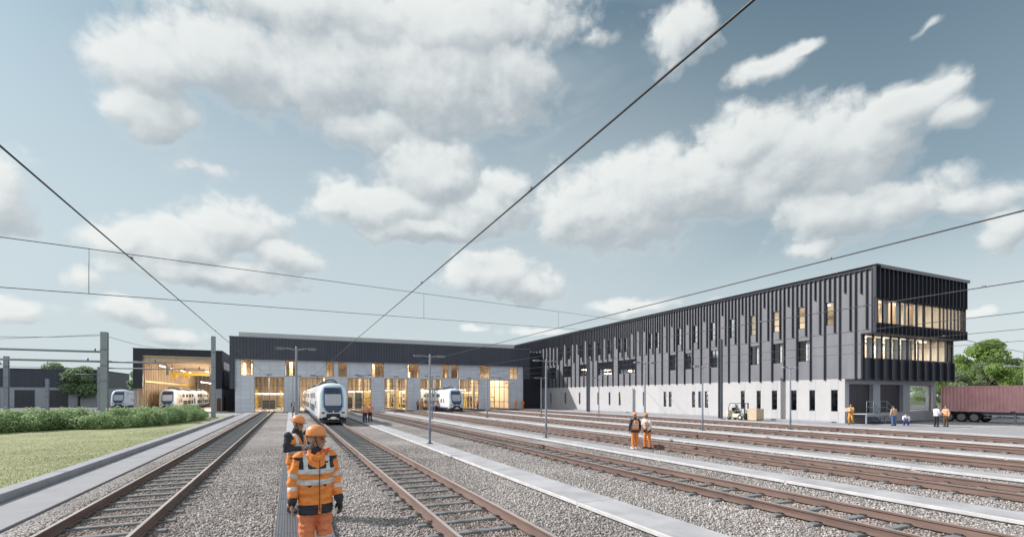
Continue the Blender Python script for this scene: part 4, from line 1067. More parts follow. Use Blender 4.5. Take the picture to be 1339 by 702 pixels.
wire('thin wire behind the container, carried by the pale mast', [(70,33,7.0),(92.3,31.9,7.2),(160,42,7.0)], .03, .4)

# ================================================================== CONTAINER AND TRAILER
M['c_red'] = mat('faded_red_container_paint', (.70,.36,.38), .7, .0, .08, 1.4, .1, 12, col2=(.74,.45,.46))
M['tyre'] = mat('black_tyre_rubber', (.025,.025,.028), .85, 0, .15, 8); M['rim'] = mat('grey_wheel_rim', (.34,.35,.37), .45, .5, .1, 4)
def container():
    t = thing('shipping_container', 'long faded red corrugated container riding on the trailer', 'shipping container', (57.2,13.2,.95), 0, world=True)
    x0,x1,y0,y1,z0,z1 = 56.0,58.3,13.2,25.35,.95,3.27
    for s, xs in ((-1,x0),(1,x1)):
        b = MB(); y = y0+.12; out = []
        while y < y1-.16:
            out += [(xs-s*.05,y),(xs-s*.05,y+.08),(xs-s*.012,y+.12),(xs-s*.012,y+.22)]; y += .27
        vs = [(x,yy,z0+.14) for x,yy in out]+[(x,yy,z1-.10) for x,yy in out]; n = len(out)
        b.add(vs, [(k,k+1,n+k+1,n+k) for k in range(n-1)]); b.build('corrugated_side', M['c_red'], t)
    b = MB()
    for xs in (x0,x1-.12):
        for ys in (y0,y1-.14): b.cbox(xs,xs+.12,ys,ys+.14,z0,z1,.01)
    for xs in (x0+.005,x1-.085): b.box(xs,xs+.08,y0+.14,y1-.14,z1-.10,z1-.002); b.box(xs,xs+.08,y0+.14,y1-.14,z0+.002,z0+.14)
    for ys in (y0+.005,y1-.085): b.box(x0+.12,x1-.12,ys,ys+.08,z1-.1,z1-.002); b.box(x0+.12,x1-.12,ys,ys+.08,z0+.002,z0+.14)
    b.build('corner_frame', M['c_red'], t)
    b = MB(); b.box(x0+.09,x1-.09,y0+.09,y1-.09,z1-.05,z1-.02); b.build('roof', M['c_red'], t)
    b = MB(); b.box(x0+.09,x1-.09,y0+.09,y1-.09,z0+.03,z0+.13); b.build('floor', M['t_dark'], t)
    for k in (0,1):
        b = MB(); b.box(x0+.12+k*1.04,x0+1.14+k*1.04,y1-.05,y1-.02,z0+.14,z1-.1); d = b.build('door', M['c_red'], t)
        b = MB(); b.tube([(x0+.6+k*1.04,y1+.0,z0+.1),(x0+.6+k*1.04,y1+.0,z1-.06)], .018, 6); b.build('lock_rod', M['steel'], d)
        b = MB(); b.box(x0+.09,x0+.12,y0+.0,y0+.01,z0+.2,z0+.3)
    for y in (18.2,20.1):
        b = MB(); b.box(x0-.012,x0+.004,y,y+.32,z0+.03,z0+.11); b.build('fork_pocket', M['t_dark'], t)
container()
def trailer():
    t = thing('semi_trailer', 'grey three-axle trailer chassis backed up beside the dock', 'trailer', (57.2,14,0), 0, world=True)
    b = MB(); b.box(56.35,56.5,13.4,25.3,.70,.935); b.box(57.8,57.95,13.4,25.3,.70,.935)
    for y in (13.4,16,19,22,25.1): b.box(56.5,57.8,y,y+.15,.76,.93)
    for y in (13.5,19.2,25.05): b.box(56.02,56.35,y,y+.18,.80,.94); b.box(57.95,58.28,y,y+.18,.80,.94)
    b.build('chassis', M['steel_dark'], t)
    for y in (24.75,23.8,22.88):
        for xs, s in ((56.1,1),(58.0,-1)):
            w = MB(); pr = [(0,.30),(.0,.40),(.03,.435),(.22,.435),(.25,.40),(.25,.30)]
            n = 28; vs = []
            for q, r in pr:
                for k in range(n): a = 2*math.pi*k/n; vs.append((xs-.06+q, y+r*math.cos(a), .435+r*math.sin(a)))
            w.smooth = True; w.add(vs, [(i*n+k,i*n+(k+1)%n,(i+1)*n+(k+1)%n,(i+1)*n+k) for i in range(len(pr)-1) for k in range(n)])
            wo = w.build('wheel', M['tyre'], t)
            w = MB(); xf = xs-.05 if s > 0 else xs+.18
            w.tube([(xf+(0 if s>0 else -.16),y,.435),(xf+.17 if s>0 else xf,y,.435)], .295, 20)
            f = xs-.075 if s > 0 else xs+.205
            w.tube([(f,y,.435),(f+.03,y,.435)], .10, 12)
            for k in range(8): a = math.pi*k/4; w.tube([(f+.005,y+.19*math.cos(a),.435+.19*math.sin(a)),(f+.03,y+.19*math.cos(a),.435+.19*math.sin(a))], .022, 6)
            w.build('rim', M['rim'], wo)
        w = MB(); w.tube([(56.2,y,.435),(58.1,y,.435)], .06, 8); w.build('axle', M['t_dark'], t)
        for xs in (56.05,57.98):
            w = MB(); pr = [(y+.52*math.cos(a), .435+.50*math.sin(a)) for a in [R(20+k*14) for k in range(11)]]
            n = len(pr); w.add([(xs,p,q) for p,q in pr]+[(xs+.27,p,q) for p,q in pr], [(k,k+1,n+k+1,n+k) for k in range(n-1)])
            # thickness
            w.add([(xs,p,q-.012) for p,q in pr]+[(xs+.27,p,q-.012) for p,q in pr], [(k,n+k,n+k+1,k+1) for k in range(n-1)]); w.build('mudguard', M['tyre'], t)
    for xs in (56.06,58.2):
        b = MB()
        for z in (.42,.66): b.box(xs,xs+.03,20.6,22.2,z,z+.09)
        for y in (20.8,21.9): b.box(xs+.03,xs+.06,y,y+.06,.42,.80)
        b.build('side_guard', M['steel'], t)
        b = MB(); b.box(xs+.05,xs+.17 if xs<57 else xs+.07,20.1,20.24,.12,.80); b.box(xs,xs+.2,20.02,20.32,.01,.12); b.build('landing_leg', M['steel'], t)
    b = MB(); b.box(56.1,58.2,25.28,25.36,.36,.48); b.build('rear_bumper', M['steel'], t)
    for x in (56.2,57.9):
        b = MB(); b.box(x,x+.22,25.36,25.39,.56,.68); b.build('tail_light', mat('tail_light_red', (.3,.01,.01), .3, 0, .05, 2), t)
trailer()
# ================================================================== FORKLIFT AND CRATE
M['fl_cream'] = mat('cream_forklift_paint', (.72,.66,.53), .4, 0, .06, 3, coat=.3)
M['crate'] = mat('pine_crate_boards', (.60,.49,.34), .75, 0, .16, 5, .2, 30, stretch=(1,1,6))
def forklift():
    t = thing('forklift', 'cream forklift with driver at the white wall', 'forklift', (40.6,34.9,.006), 0)   # drives towards -Y
    b = MB(); b.cbox(-.48,.48,-.45,1.05,.22,.62,.05); b.prism([(.35,.55),(.35,.85),(1.0,.98),(1.15,.75),(1.12,.30),(.9,.25)], 'x', -.46, .46); b.cbox(-.47,.47,-.80,-.40,.20,.52,.04); b.build('body', M['fl_cream'], t)
    b = MB(); b.cbox(-.22,.22,.18,.55,.62,.74,.03); b.prism([(.50,.72),(.62,.72),(.70,1.18),(.60,1.20)], 'x', -.22, .22); b.build('seat', M['tyre'], t)
    b = MB()
    for x in (-.42,.42):
        b.tube([(x,-.42,.5),(x,-.30,1.1),(x,-.12,1.62)], .026, 6); b.tube([(x,.92,.9),(x,.86,1.3),(x,.75,1.62)], .026, 6); b.tube([(x,-.12,1.62),(x,.75,1.62)], .026, 6)
    for k in range(6): b.box(-.42,.42,-.12+k*.17,-.09+k*.17,1.61,1.645)
    b.build('overhead_guard', M['t_dark'], t)
    b = MB()
    for x in (-.26,.20): b.box(x,x+.06,-.92,-.80,.08,1.68)
    for z in (.3,.9,1.6): b.box(-.20,.20,-.90,-.84,z,z+.06)
    b.build('mast', M['t_dark'], t)
    b = MB(); b.box(-.40,.40,-.985,-.925,.20,.28); b.box(-.40,.40,-.985,-.925,.60,.68)
    for x in (-.3,-.1,.1,.27): b.box(x,x+.03,-.98,-.93,.28,.95)
    for x in (-.30,.18): b.box(x,x+.10,-1.03,-.99,.05,.68); b.box(x,x+.10,-1.95,-1.03,.05,.09)
    b.build('fork_carriage', M['t_dark'], t)
    for (x,y,r) in ((-.50,-.52,.27),(.38,-.52,.27),(-.47,.82,.21),(.36,.82,.21)):
        b = MB(); b.tube([(x,y,r),(x+.12,y,r)], r, 18); w = b.build('wheel', M['tyre'], t)
        b = MB(); b.tube([(x-.008,y,r),(x+.128,y,r)], r*.5, 12); b.build('hub', M['fl_cream'], w)
    b = MB(); b.tube([(0,-.42,.55),(0,-.22,.98)], .02, 6); b.tube([(.15*math.cos(a),-.22-.06*math.sin(a),.98+.14*math.sin(a)) for a in [2*math.pi*k/12 for k in range(13)]], .014, 6); b.build('steering_wheel', M['t_dark'], t)
forklift()
def crate(loc, sx, sy, sz, label, m=None, grp=None):
    t = thing('wooden_crate', label, 'crate', loc, 0, grp); m = m or M['crate']
    b = MB()
    n = 6
    for k in range(n):
        z0 = .13+(sz-.13)*k/n; z1 = .13+(sz-.13)*(k+1)/n-.012
        for (a0,a1,c0,c1) in ((-sx/2,sx/2,-sy/2,-sy/2+.02),(-sx/2,sx/2,sy/2-.02,sy/2),(-sx/2,-sx/2+.02,-sy/2+.02,sy/2-.02),(sx/2-.02,sx/2,-sy/2+.02,sy/2-.02)): b.box(a0,a1,c0,c1,z0,z1)
    b.build('board_side', m, t)
    b = MB()
    for x in (-sx/2-.018,sx/2-.052):
        for y in (-sy/2-.018,sy/2-.052): b.box(x,x+.07,y,y+.07,.13,sz+.005)
    b.build('corner_batten', m, t)
    b = MB(); b.box(-sx/2-.02,sx/2+.02,-sy/2-.02,sy/2+.02,sz,sz+.03); b.build('lid', m, t)
    b = MB()
    for x in (-sx/2,-.05,sx/2-.1): b.box(x,x+.1,-sy/2,sy/2,0,.10)
    b.box(-sx/2,sx/2,-sy/2,sy/2,.10,.128); b.build('pallet_base', m, t)
    return t
crate((40.6,33.0,.07), .98, .95, 1.05, 'large pale wooden crate on the forks of the forklift')
c1 = crate((54.9,28.6,.87), .8, .8, .55, 'small yellowish crate inside the dock window, nearer the shutter'); crate((56.2,28.9,.87), .9, .8, .8, 'yellowish crate inside the dock window, nearer the far glass')
# ================================================================== PLANTS
def leaves_mat(name, c0, c1, c2=None):
    m = bpy.data.materials.new(name); m.use_nodes = True; N = m.node_tree.nodes; L = m.node_tree.links; N.clear()
    g = N.new('ShaderNodeNewGeometry'); tc = N.new('ShaderNodeTexCoord'); nz = N.new('ShaderNodeTexNoise'); nz.inputs['Scale'].default_value = .9; nz.inputs['Detail'].default_value = 3
    L.new(tc.outputs['Object'], nz.inputs['Vector'])
    ad = N.new('ShaderNodeMath'); ad.operation = 'MULTIPLY_ADD'; L.new(g.outputs['Random Per Island'], ad.inputs[0]); ad.inputs[1].default_value = .5
    mr = N.new('ShaderNodeMapRange'); mr.inputs['From Min'].default_value = .3; mr.inputs['From Max'].default_value = .7; mr.inputs['To Max'].default_value = .5; L.new(nz.outputs['Fac'], mr.inputs['Value']); L.new(mr.outputs[0], ad.inputs[2])
    cr = N.new('ShaderNodeValToRGB'); cr.color_ramp.elements[0].color = (*c0,1); cr.color_ramp.elements[1].color = (*c1,1)
    if c2: e = cr.color_ramp.elements.new(.93); e.color = (*c2,1); e = cr.color_ramp.elements.new(.86); e.color = (*c1,1)
    L.new(ad.outputs[0], cr.inputs[0])
    d = N.new('ShaderNodeBsdfPrincipled'); d.inputs['Roughness'].default_value = .55; d.inputs['Specular IOR Level'].default_value = .3; L.new(cr.outputs[0], d.inputs['Base Color'])
    tr = N.new('ShaderNodeBsdfTranslucent'); L.new(cr.outputs[0], tr.inputs['Color'])
    mx = N.new('ShaderNodeMixShader'); mx.inputs[0].default_value = .55; L.new(d.outputs[0], mx.inputs[1]); L.new(tr.outputs[0], mx.inputs[2])
    o = N.new('ShaderNodeOutputMaterial'); L.new(mx.outputs[0], o.inputs['Surface']); return m
M['leaf_hedge'] = leaves_mat('hedge_leaves', (.17,.27,.12), (.46,.60,.33)); M['leaf'] = leaves_mat('tree_leaves', (.15,.26,.065), (.43,.57,.20))
M['leaf_pale'] = leaves_mat('pale_flowering_leaves', (.14,.21,.10), (.36,.43,.27), (.75,.73,.66)); M['leaf_far'] = leaves_mat('distant_leaves', (.18,.28,.15), (.36,.47,.29))
M['bark'] = mat('tree_bark', (.11,.085,.065), .9, 0, .25, 6, .6, 20, stretch=(1,1,.3))
def leaf_mesh(name, blobs, size, dens, m, seed, parent=None, flat=.75):
    rng = np.random.default_rng(seed); C = []
    for (c, r) in blobs:
        c = np.array(c, float); r = np.array(r, float); area = 4*math.pi*((r[0]*r[1])**1.6/3+(r[0]*r[2])**1.6/3+(r[1]*r[2])**1.6/3)**(1/1.6)
        n = int(area*dens); q = rng.normal(size=(n,3)); q /= np.linalg.norm(q,axis=1)[:,None]
        bump = 1+.16*np.sin(q[:,0]*7+seed+c[0])*np.sin(q[:,1]*6+c[1])*np.cos(q[:,2]*7)
        rad = rng.uniform(.45,1,n)**.45*bump
        C.append((c+q*r*rad[:,None], q))
    P = np.concatenate([a for a,_ in C]); Q = np.concatenate([b for _,b in C]); n = len(P)
    nr = Q*.7+rng.normal(size=(n,3))*.6+np.array([0,0,.35]); nr /= np.linalg.norm(nr,axis=1)[:,None]
    t = np.cross(nr, rng.normal(size=(n,3))); t /= np.linalg.norm(t,axis=1)[:,None]; bt = np.cross(nr, t)
    s = size*rng.uniform(.6,1.35,n)[:,None]
    V = np.stack([P-t*s, P-bt*s*flat*.6, P+t*s, P+bt*s*flat*.6],1).reshape(-1,3)
    ok = V[:,2].reshape(-1,4).min(1) > .06; V = V.reshape(-1,4,3)[ok].reshape(-1,3); n = int(ok.sum())
    me = bpy.data.meshes.new(name); me.vertices.add(4*n); me.vertices.foreach_set('co', V.reshape(-1))
    me.loops.add(4*n); me.loops.foreach_set('vertex_index', np.arange(4*n,dtype=np.int32))
    me.polygons.add(n); me.polygons.foreach_set('loop_start', np.arange(0,4*n,4,dtype=np.int32)); me.polygons.foreach_set('loop_total', np.full(n,4,np.int32))
    me.materials.append(m); me.update(calc_edges=True)
    return link(name, me, parent)
def hedge():
    line = [(-17,36.5),(-13.6,42.6),(-11.9,41.9),(-10.6,42.7),(-9.4,44.2),(-8.5,47.3),(-7.8,51.5),(-7.7,56.3)]
    line = [(-27,38.5),(-20,37.5),(-16.5,38.8)]+line[1:]
    rnd = random.Random(5); blobs = []
    for (a,b_),(c,d) in zip(line[:-1], line[1:]):
        L_ = math.hypot(c-a,d-b_); n = max(2,int(L_/.75))
        for k in range(n):
            t = k/n
            for row in range(3):
                x = a+(c-a)*t-.9*row*.55+rnd.uniform(-.25,.25)-.5; y = b_+(d-b_)*t+.9*row+rnd.uniform(-.25,.25)+.6
                h = rnd.uniform(.58,.86)*(1 if row else .82)
                blobs.append(((x,y,h*.92+.05),(rnd.uniform(.6,.95),rnd.uniform(.6,.95),h)))
    o = leaf_mesh('hedge', blobs, .085, 115, M['leaf_hedge'], 4)
    tag(o, 'loose rounded green hedge at the edge of the lawn', 'hedge')
    b = MB()
    for c, r in blobs[::3]:
        for k in range(3):
            a = rnd.uniform(0,6.28); b.tube([(c[0],c[1],.05),(c[0]+.3*math.cos(a),c[1]+.3*math.sin(a),c[2]),(c[0]+.45*math.cos(a),c[1]+.45*math.sin(a),c[2]+r[2]*.7)], [.03,.02,.008], 5)
    b.build('stem', M['bark'], o)
hedge()
def tree(label, loc, h, cw, m, seed, size=.2, dens=14, group='trees behind the container', n=14, low=.28):
    rnd = random.Random(seed); t = thing('broadleaf_tree', label, 'tree', loc, 0, group)
    blobs = []
    for k in range(n):
        u = k/n; z = h*(low+.10+.62*rnd.random()); w = cw*(1-.55*abs((z/h-.55)/.45)**1.5)
        a = rnd.uniform(0,6.28); rr = w*rnd.uniform(.15,.68); s = cw*rnd.uniform(.22,.40)
        blobs.append(((rr*math.cos(a), rr*math.sin(a), z), (s, s*rnd.uniform(.8,1.1), s*rnd.uniform(.55,.8))))
    b = MB(); b.tube([(0,0,-.1),(.05,0,h*.2),(0,.1,h*.45),(.1,0,h*.8)], [h*.028,h*.022,h*.014,h*.005], 8); b.build('trunk', M['bark'], t)
    b = MB()
    for c, r in blobs:
        z0 = h*rnd.uniform(.18,.42); b.tube([(0,0,z0),(c[0]*.5,c[1]*.5,(z0+c[2])/2+.1),c], [h*.011,h*.007,h*.002], 5)
    b.build('limbs', M['bark'], t)
    leaf_mesh('crown', blobs, size, dens, m, seed, t)
    return t
tree('spreading green tree, tallest crown above the red container', (121.2, 48.3, 0), 11.9, 5.8, M['leaf'], 21, 0.26, 18, n=18)
tree('low green tree hugging the corner of the office wing', (102.8, 45.6, 0), 7.2, 4.2, M['leaf'], 22, 0.24, 18, n=14)
tree('pale flowering tree above the middle of the container', (109.7, 42.5, 0), 7.4, 4.4, M['leaf_pale'], 23, 0.2, 26, n=18)
tree('green tree between the flowering tree and the pale mast', (123.6, 45.0, 0), 9.0, 5.0, M['leaf'], 24, 0.25, 18, n=14)
tree('pale flowering tree next to the office wing corner', (100.6, 42.2, 0), 5.9, 3.6, M['leaf_pale'], 25, 0.2, 26, n=14)
tree('green tree left of the pale mast', (106.3, 39.6, 0), 6.9, 4.0, M['leaf'], 26, 0.24, 18, n=14)
tree('green tree partly hidden by the pale mast', (118.3, 40.8, 0), 8.2, 5.0, M['leaf'], 27, 0.25, 18, n=14)
tree('tall green tree outside the far end of the container', (129.0, 40.3, 0), 9.5, 5.5, M['leaf'], 28, 0.25, 16, n=14)
tree('low green tree showing under the office overhang', (92.7, 43.6, 0), 4.9, 3.6, M['leaf'], 29, 0.2, 20, n=14)
tree('dense green tree behind the low tree at the wing corner', (119.3, 51.3, 0), 9.4, 5.2, M['leaf'], 30, 0.25, 18, n=14)
tree('round green tree left of the timber shed', (-42,136,0), 8.4, 5.6, M['leaf_far'], 41, .3, 14, 'trees beyond the left yard')
tree('second green tree left of the shed, closer to the workshop', (-50,150,0), 8.8, 6.0, M['leaf_far'], 42, .3, 14, 'trees beyond the left yard')
tree('green tree whose crown meets the timber shed frame', (-31,137,0), 7.4, 5.2, M['leaf_far'], 43, .3, 14, 'trees beyond the left yard')
# ================================================================== PEOPLE
def cloth(name, col, bump=.9): return mat(name, col, .8, 0, .12, 4, bump, 11, stretch=(1,1,.6))
C_ = dict(orange=cloth('hi_vis_orange_cloth', (.80,.27,.065)), orange2=cloth('orange_trouser_cloth', (.74,.24,.11)), dark=cloth('charcoal_cloth', (.032,.035,.045)), navy=cloth('navy_cloth', (.035,.045,.10)),
          silver=mat('reflective_tape', (.62,.64,.66), .45, .1, .05, 8), skin=mat('skin', (.42,.245,.175), .55, 0, .08, 6), helmet=mat('orange_helmet_plastic', (.78,.30,.10), .35, 0, .03, 4, coat=.3),
          white=cloth('white_cloth', (.72,.72,.72)), jeans=cloth('blue_denim', (.09,.16,.36)), blue=cloth('bright_blue_cloth', (.05,.08,.45)), tan=cloth('tan_cloth', (.52,.36,.25)), brown=cloth('brown_cloth', (.12,.085,.055)),
          black=cloth('black_cloth', (.02,.02,.023)), boot=mat('black_boot_leather', (.03,.028,.027), .6, 0, .1, 8), hair=mat('dark_hair', (.03,.02,.015), .7, 0, .2, 20), ochre=cloth('ochre_orange_cloth', (.70,.33,.06)),
          lime=cloth('yellow_green_hi_vis_cloth', (.62,.66,.10)), eye=mat('dark_eye', (.02,.018,.015), .2, 0, .05, 2), redor=cloth('red_orange_cloth', (.80,.13,.03)), lips=mat('lips', (.36,.15,.12), .5, 0, .05, 4))
def V3(*a): return Vector(a)
def otube(b, pts, radii, n=16, side=Vector((1,0,0))):
    """closed tube with elliptical sections: radii=(along side, across)"""
    pts = [Vector(p) for p in pts]; m = len(pts); vs = []
    for i in range(m):
        T = (pts[min(i+1,m-1)]-pts[max(i-1,0)]).normalized(); s = (side-T*side.dot(T)).normalized(); c = T.cross(s)
        for k in range(n):
            a = 2*math.pi*k/n; vs.append(pts[i]+s*math.cos(a)*radii[i][0]+c*math.sin(a)*radii[i][1])
    b.add(vs, [tuple(range(n))[::-1]]+[(i*n+k,i*n+(k+1)%n,(i+1)*n+(k+1)%n,(i+1)*n+k) for i in range(m-1) for k in range(n)]+[tuple((m-1)*n+k for k in range(n))])
def limb(b, pts, rs, n=12):
    P = []; Q = []
    for (p,q,r0,r1) in zip(pts[:-1],pts[1:],rs[:-1],rs[1:]):
        p, q = Vector(p), Vector(q)
        for k in range(5): P.append(p.lerp(q,k/5)); Q.append(r0+(r1-r0)*k/5)
    P.append(Vector(pts[-1])); Q.append(rs[-1]); b.tube(P, Q, n)
    for p, r in zip(pts, rs): b.ell(p, (r*.99,)*3, 12, 8)
def voxelize(b, voxel, smooth, name, mats, parent, classify=None, wrinkle=False):
    me = bpy.data.meshes.new('tmp'); me.from_pydata(b.v, [], b.f); o = bpy.data.objects.new('tmp', me); COL.objects.link(o)
    md = o.modifiers.new('r','REMESH'); md.mode = 'VOXEL'; md.voxel_size = voxel
    ms = o.modifiers.new('s','SMOOTH'); ms.factor = .5; ms.iterations = smooth
    dg = bpy.context.evaluated_depsgraph_get(); me2 = bpy.data.meshes.new_from_object(o.evaluated_get(dg)); bpy.data.objects.remove(o); bpy.data.meshes.remove(me)
    me2.name = name; me2.materials.clear()
    for m in (mats if isinstance(mats,(list,tuple)) else [mats]): me2.materials.append(m)
    me2.polygons.foreach_set('use_smooth', [True]*len(me2.polygons))
    if wrinkle:
        from mathutils import noise as NZ
        nrm_ = [v.normal.copy() for v in me2.vertices]
        for v, nn in zip(me2.vertices, nrm_):
            p = v.co.copy(); k = NZ.noise(Vector((p.x*8, p.y*8, p.z*17)))*.019 + NZ.noise(Vector((p.x*21+3, p.y*21, p.z*34)))*.007
            v.co = p + nn*k
    if classify: me2.polygons.foreach_set('material_index', [classify(p.center) for p in me2.polygons])
    else: me2.polygons.foreach_set('material_index', [0]*len(me2.polygons))
    me2.update(); return link(name, me2, parent)
def seg_t(p, a, c):
    d = c-a; t = max(0,min(1,(p-a).dot(d)/d.length_squared)); return t, (p-(a+d*t)).length
def hand(b, wr, dirv, palm_n, s, curl=.5, r=.0088):
    """palm + four unequal fingers + thumb; dirv = forearm direction, palm_n = palm normal, s = +1 left hand, -1 right"""
    d = dirv.normalized(); n = (palm_n-d*palm_n.dot(d)).normalized(); u = d.cross(n)*s          # u towards the thumb
    c = wr+d*.045; rot = Matrix((u, n, d)).transposed()
    b.ell(c, (.040,.016,.052), 12, 8, rot); b.ell(wr, (.028,.022,.03), 10, 6, rot)
    for k, L_ in enumerate((.068,.078,.072,.056)):
        base = wr+d*(.082-.004*abs(k-1.3))+u*(.030-.020*k); P = [base-d*.02, base]; dd = d.copy()
        for j, f in enumerate((.45,.32,.23)):
            dd = (Matrix.Rotation(-s*curl*(.35+.3*j), 3, u) @ dd) if False else (dd+n*curl*(.35+.25*j)).normalized()
            P.append(P[-1]+dd*L_*f)
        b.tube(P, [r*1.05,r*1.05,r,r*.92,r*.8], 8)
        b.ell(P[-1], (r*.8,)*3, 8, 6)
    base = wr+d*.030+u*.030; dd = (u*.75+d*.65+n*.25).normalized(); P = [base-u*.012, base, base+dd*.034]; P.append(P[-1]+(dd*.4+d*.8+n*.35).normalized()*.030)
    b.tube(P, [r*1.35,r*1.3,r*1.1,r*.85], 8); b.ell(P[-1], (r*.85,)*3, 8, 6)
def person(label, loc, rz, scale=1.0, voxel=.016, pose=None, top='orange', arms=None, legs='orange2', vest=None, helmet=True, hairc=None, bands=(), boots='boot', gloves=(None,None), waist=None,
           head_yaw=0, head_pitch=0, bulk=1.0, detail=False, group=None, kneeband=False, collar=None, fgjacket=False):
    pose = pose or {}; g = lambda k, d: Vector(pose.get(k, d))
    hip = g('hip',(0,0,.93)); chest = g('chest',(0,0,1.30)); neck = g('neck',(0,.01,1.47)); head = g('head',(0,-.01,1.625))
    J = {}
    for s, n_ in ((-1,'r'),(1,'l')):
        J['s'+n_] = g('s'+n_, chest+Vector((s*.185,0,.125))); J['e'+n_] = g('e'+n_, (s*.255,.03,1.145)); J['w'+n_] = g('w'+n_, (s*.265,-.045,.90))
        J['h'+n_] = hip+Vector((s*.085,0,-.03)); J['k'+n_] = g('k'+n_, (s*.10,-.015,.50)); J['a'+n_] = g('a'+n_, (s*.115,.02,.10)); J['t'+n_] = g('t'+n_, J['a'+n_]+Vector((s*.02,-.17,-.055)))
    t = thing('person', label, 'person', loc, rz, group); t.scale = (scale,)*3
    X = Vector((1,0,0)); ax = (neck-hip)
    # ---- body
    b = MB()
    otube(b, [hip-ax*.17, hip, hip.lerp(chest,.4), chest, chest.lerp(neck,.62), neck, neck+(head-neck)*.45], [(.11,.09),(.165,.115),(.135,.10),(.165,.115),(.15,.09),(.062,.062),(.055,.06)])
    Rh = Matrix.Rotation(R(head_yaw),3,'Z') @ Matrix.Rotation(R(head_pitch),3,'X')
    def hp(x,y,z): return head+Rh @ Vector((x,y,z))
    b.ell(hp(0,.012,.03), (.074,.094,.098), 16, 12, Rh); b.ell(hp(0,-.030,-.045), (.054,.060,.062), 12, 8, Rh); b.ell(hp(0,-.066,-.088), (.026,.022,.020), 10, 6, Rh)
    b.ell(hp(0,-.084,.028), (.052,.018,.014), 10, 6, Rh); b.ell(hp(0,-.098,-.012), (.014,.018,.024), 8, 6, Rh); b.ell(hp(0,-.112,-.024), (.016,.014,.012), 8, 6, Rh)
    for s in (-1,1): b.ell(hp(s*.077,.012,-.005), (.011,.020,.030), 8, 6, Rh); b.ell(hp(s*.040,-.066,-.022), (.022,.018,.020), 8, 6, Rh)
    b.ell(hp(0,-.087,-.058), (.026,.012,.010), 8, 6, Rh)
    for s, n_ in ((-1,'r'),(1,'l')):
        limb(b, [J['s'+n_],J['e'+n_],J['w'+n_]], [.052,.040,.027])
        pn = Vector((-s*.9,-.3,0)) if (J['w'+n_].z < J['e'+n_].z-.1) else Vector((0,-.2,-1)) if 'palm' not in pose else Vector(pose['palm'])
        if 'palm' in pose: pn = Vector(pose['palm'])
        hand(b, J['w'+n_], J['w'+n_]-J['e'+n_]+Vector((0,0,-.05)), pn, s, .55, .0095 if detail else .011)
        limb(b, [J['h'+n_],J['k'+n_],J['a'+n_]], [.085,.055,.038])
        otube(b, [J['a'+n_]+Vector((0,.06,-.06)), J['a'+n_]+Vector((0,.02,-.05)), J['t'+n_].lerp(J['a'+n_],.4)+Vector((0,0,-.02)), J['t'+n_]], [(.025,.02),(.035,.04),(.042,.03),(.03,.02)])
    voxelize(b, voxel if not detail else .0065, 2, 'body', C_['skin'], t)
    if detail:
        for s in (-1,1):
            e = MB(); e.ell(hp(s*.031,-.088,.008), (.012,.005,.006), 10, 6, Rh); e.build('eye', C_['eye'], t)
            e = MB(); e.ell(hp(s*.033,-.094,.027), (.019,.005,.004), 10, 6, Rh); e.build('eyebrow', C_['hair'], t)
        e = MB(); e.ell(hp(0,-.098,-.057), (.021,.005,.0055), 10, 6, Rh); e.build('lips', C_['lips'], t)
    # ---- trousers
    b = MB(); bl = bulk
    otube(b, [hip-ax*.20, hip-ax*.02, hip+ax*.17], [(.15,.12),(.178,.128),(.155,.115)])
    for n_ in 'rl':
        A, K, H = J['a'+n_], J['k'+n_], J['h'+n_]
        limb(b, [H,K,A.lerp(K,.06)], [.102*bl,.080*bl,.066*bl])
    kz = J['kr'].z
    lm = C_[legs]
    def cl_leg(p):
        if not kneeband: return 0
        for n_ in 'rl':
            tt, dd = seg_t(p, J['k'+n_], J['a'+n_])
            if dd < .11 and (-.0 < tt) and (p.z < kz+.01 and p.z > kz-.065 or kz-.24 < p.z < kz-.175): return 1
        return 0
    voxelize(b, voxel if not detail else .0085, 3, 'trousers', [lm, C_['silver']], t, cl_leg, detail)
    for s, n_ in ((-1,'r'),(1,'l')):
        b = MB(); A, T = J['a'+n_], J['t'+n_]
        limb(b, [A+Vector((0,.015,.06)), A+Vector((0,.015,-.035))], [.058,.052]); otube(b, [A+Vector((0,.085,-.055)), A+Vector((0,.03,-.050)), T.lerp(A,.45)+Vector((0,0,-.012)), T+Vector((0,.0,.006)), T+Vector((0,-.035,0))], [(.035,.035),(.045,.045),(.052,.040),(.050,.032),(.028,.020)])
        voxelize(b, max(.012,voxel*.8), 2, 'boot', C_[boots], t)
    # ---- jacket
    b = MB(); j = .034*bl; hz = hip+ax*(-.31 if fgjacket else -.20 if waist else -.06)
    otube(b, [hz, hz+ax*.04, hip.lerp(chest,.35), chest, chest.lerp(neck,.55), neck-ax*.02, neck+ax*.07], [(.165+j,.12+j),(.17+j,.122+j),(.148+j,.105+j),(.165+j,.118+j),(.165+j*.8,.095+j*.6),(.10,.085),(.082,.08)])
    arr = [.072*bl,.062*bl,.046*bl]
    for n_ in 'rl': limb(b, [J['s'+n_]-Vector((0,0,.008)),J['e'+n_],J['w'+n_].lerp(J['e'+n_],.06)], arr)
    ms = [C_[top], C_[arms or top], C_['silver'], C_['dark'], C_[waist or top], C_[collar or top]]
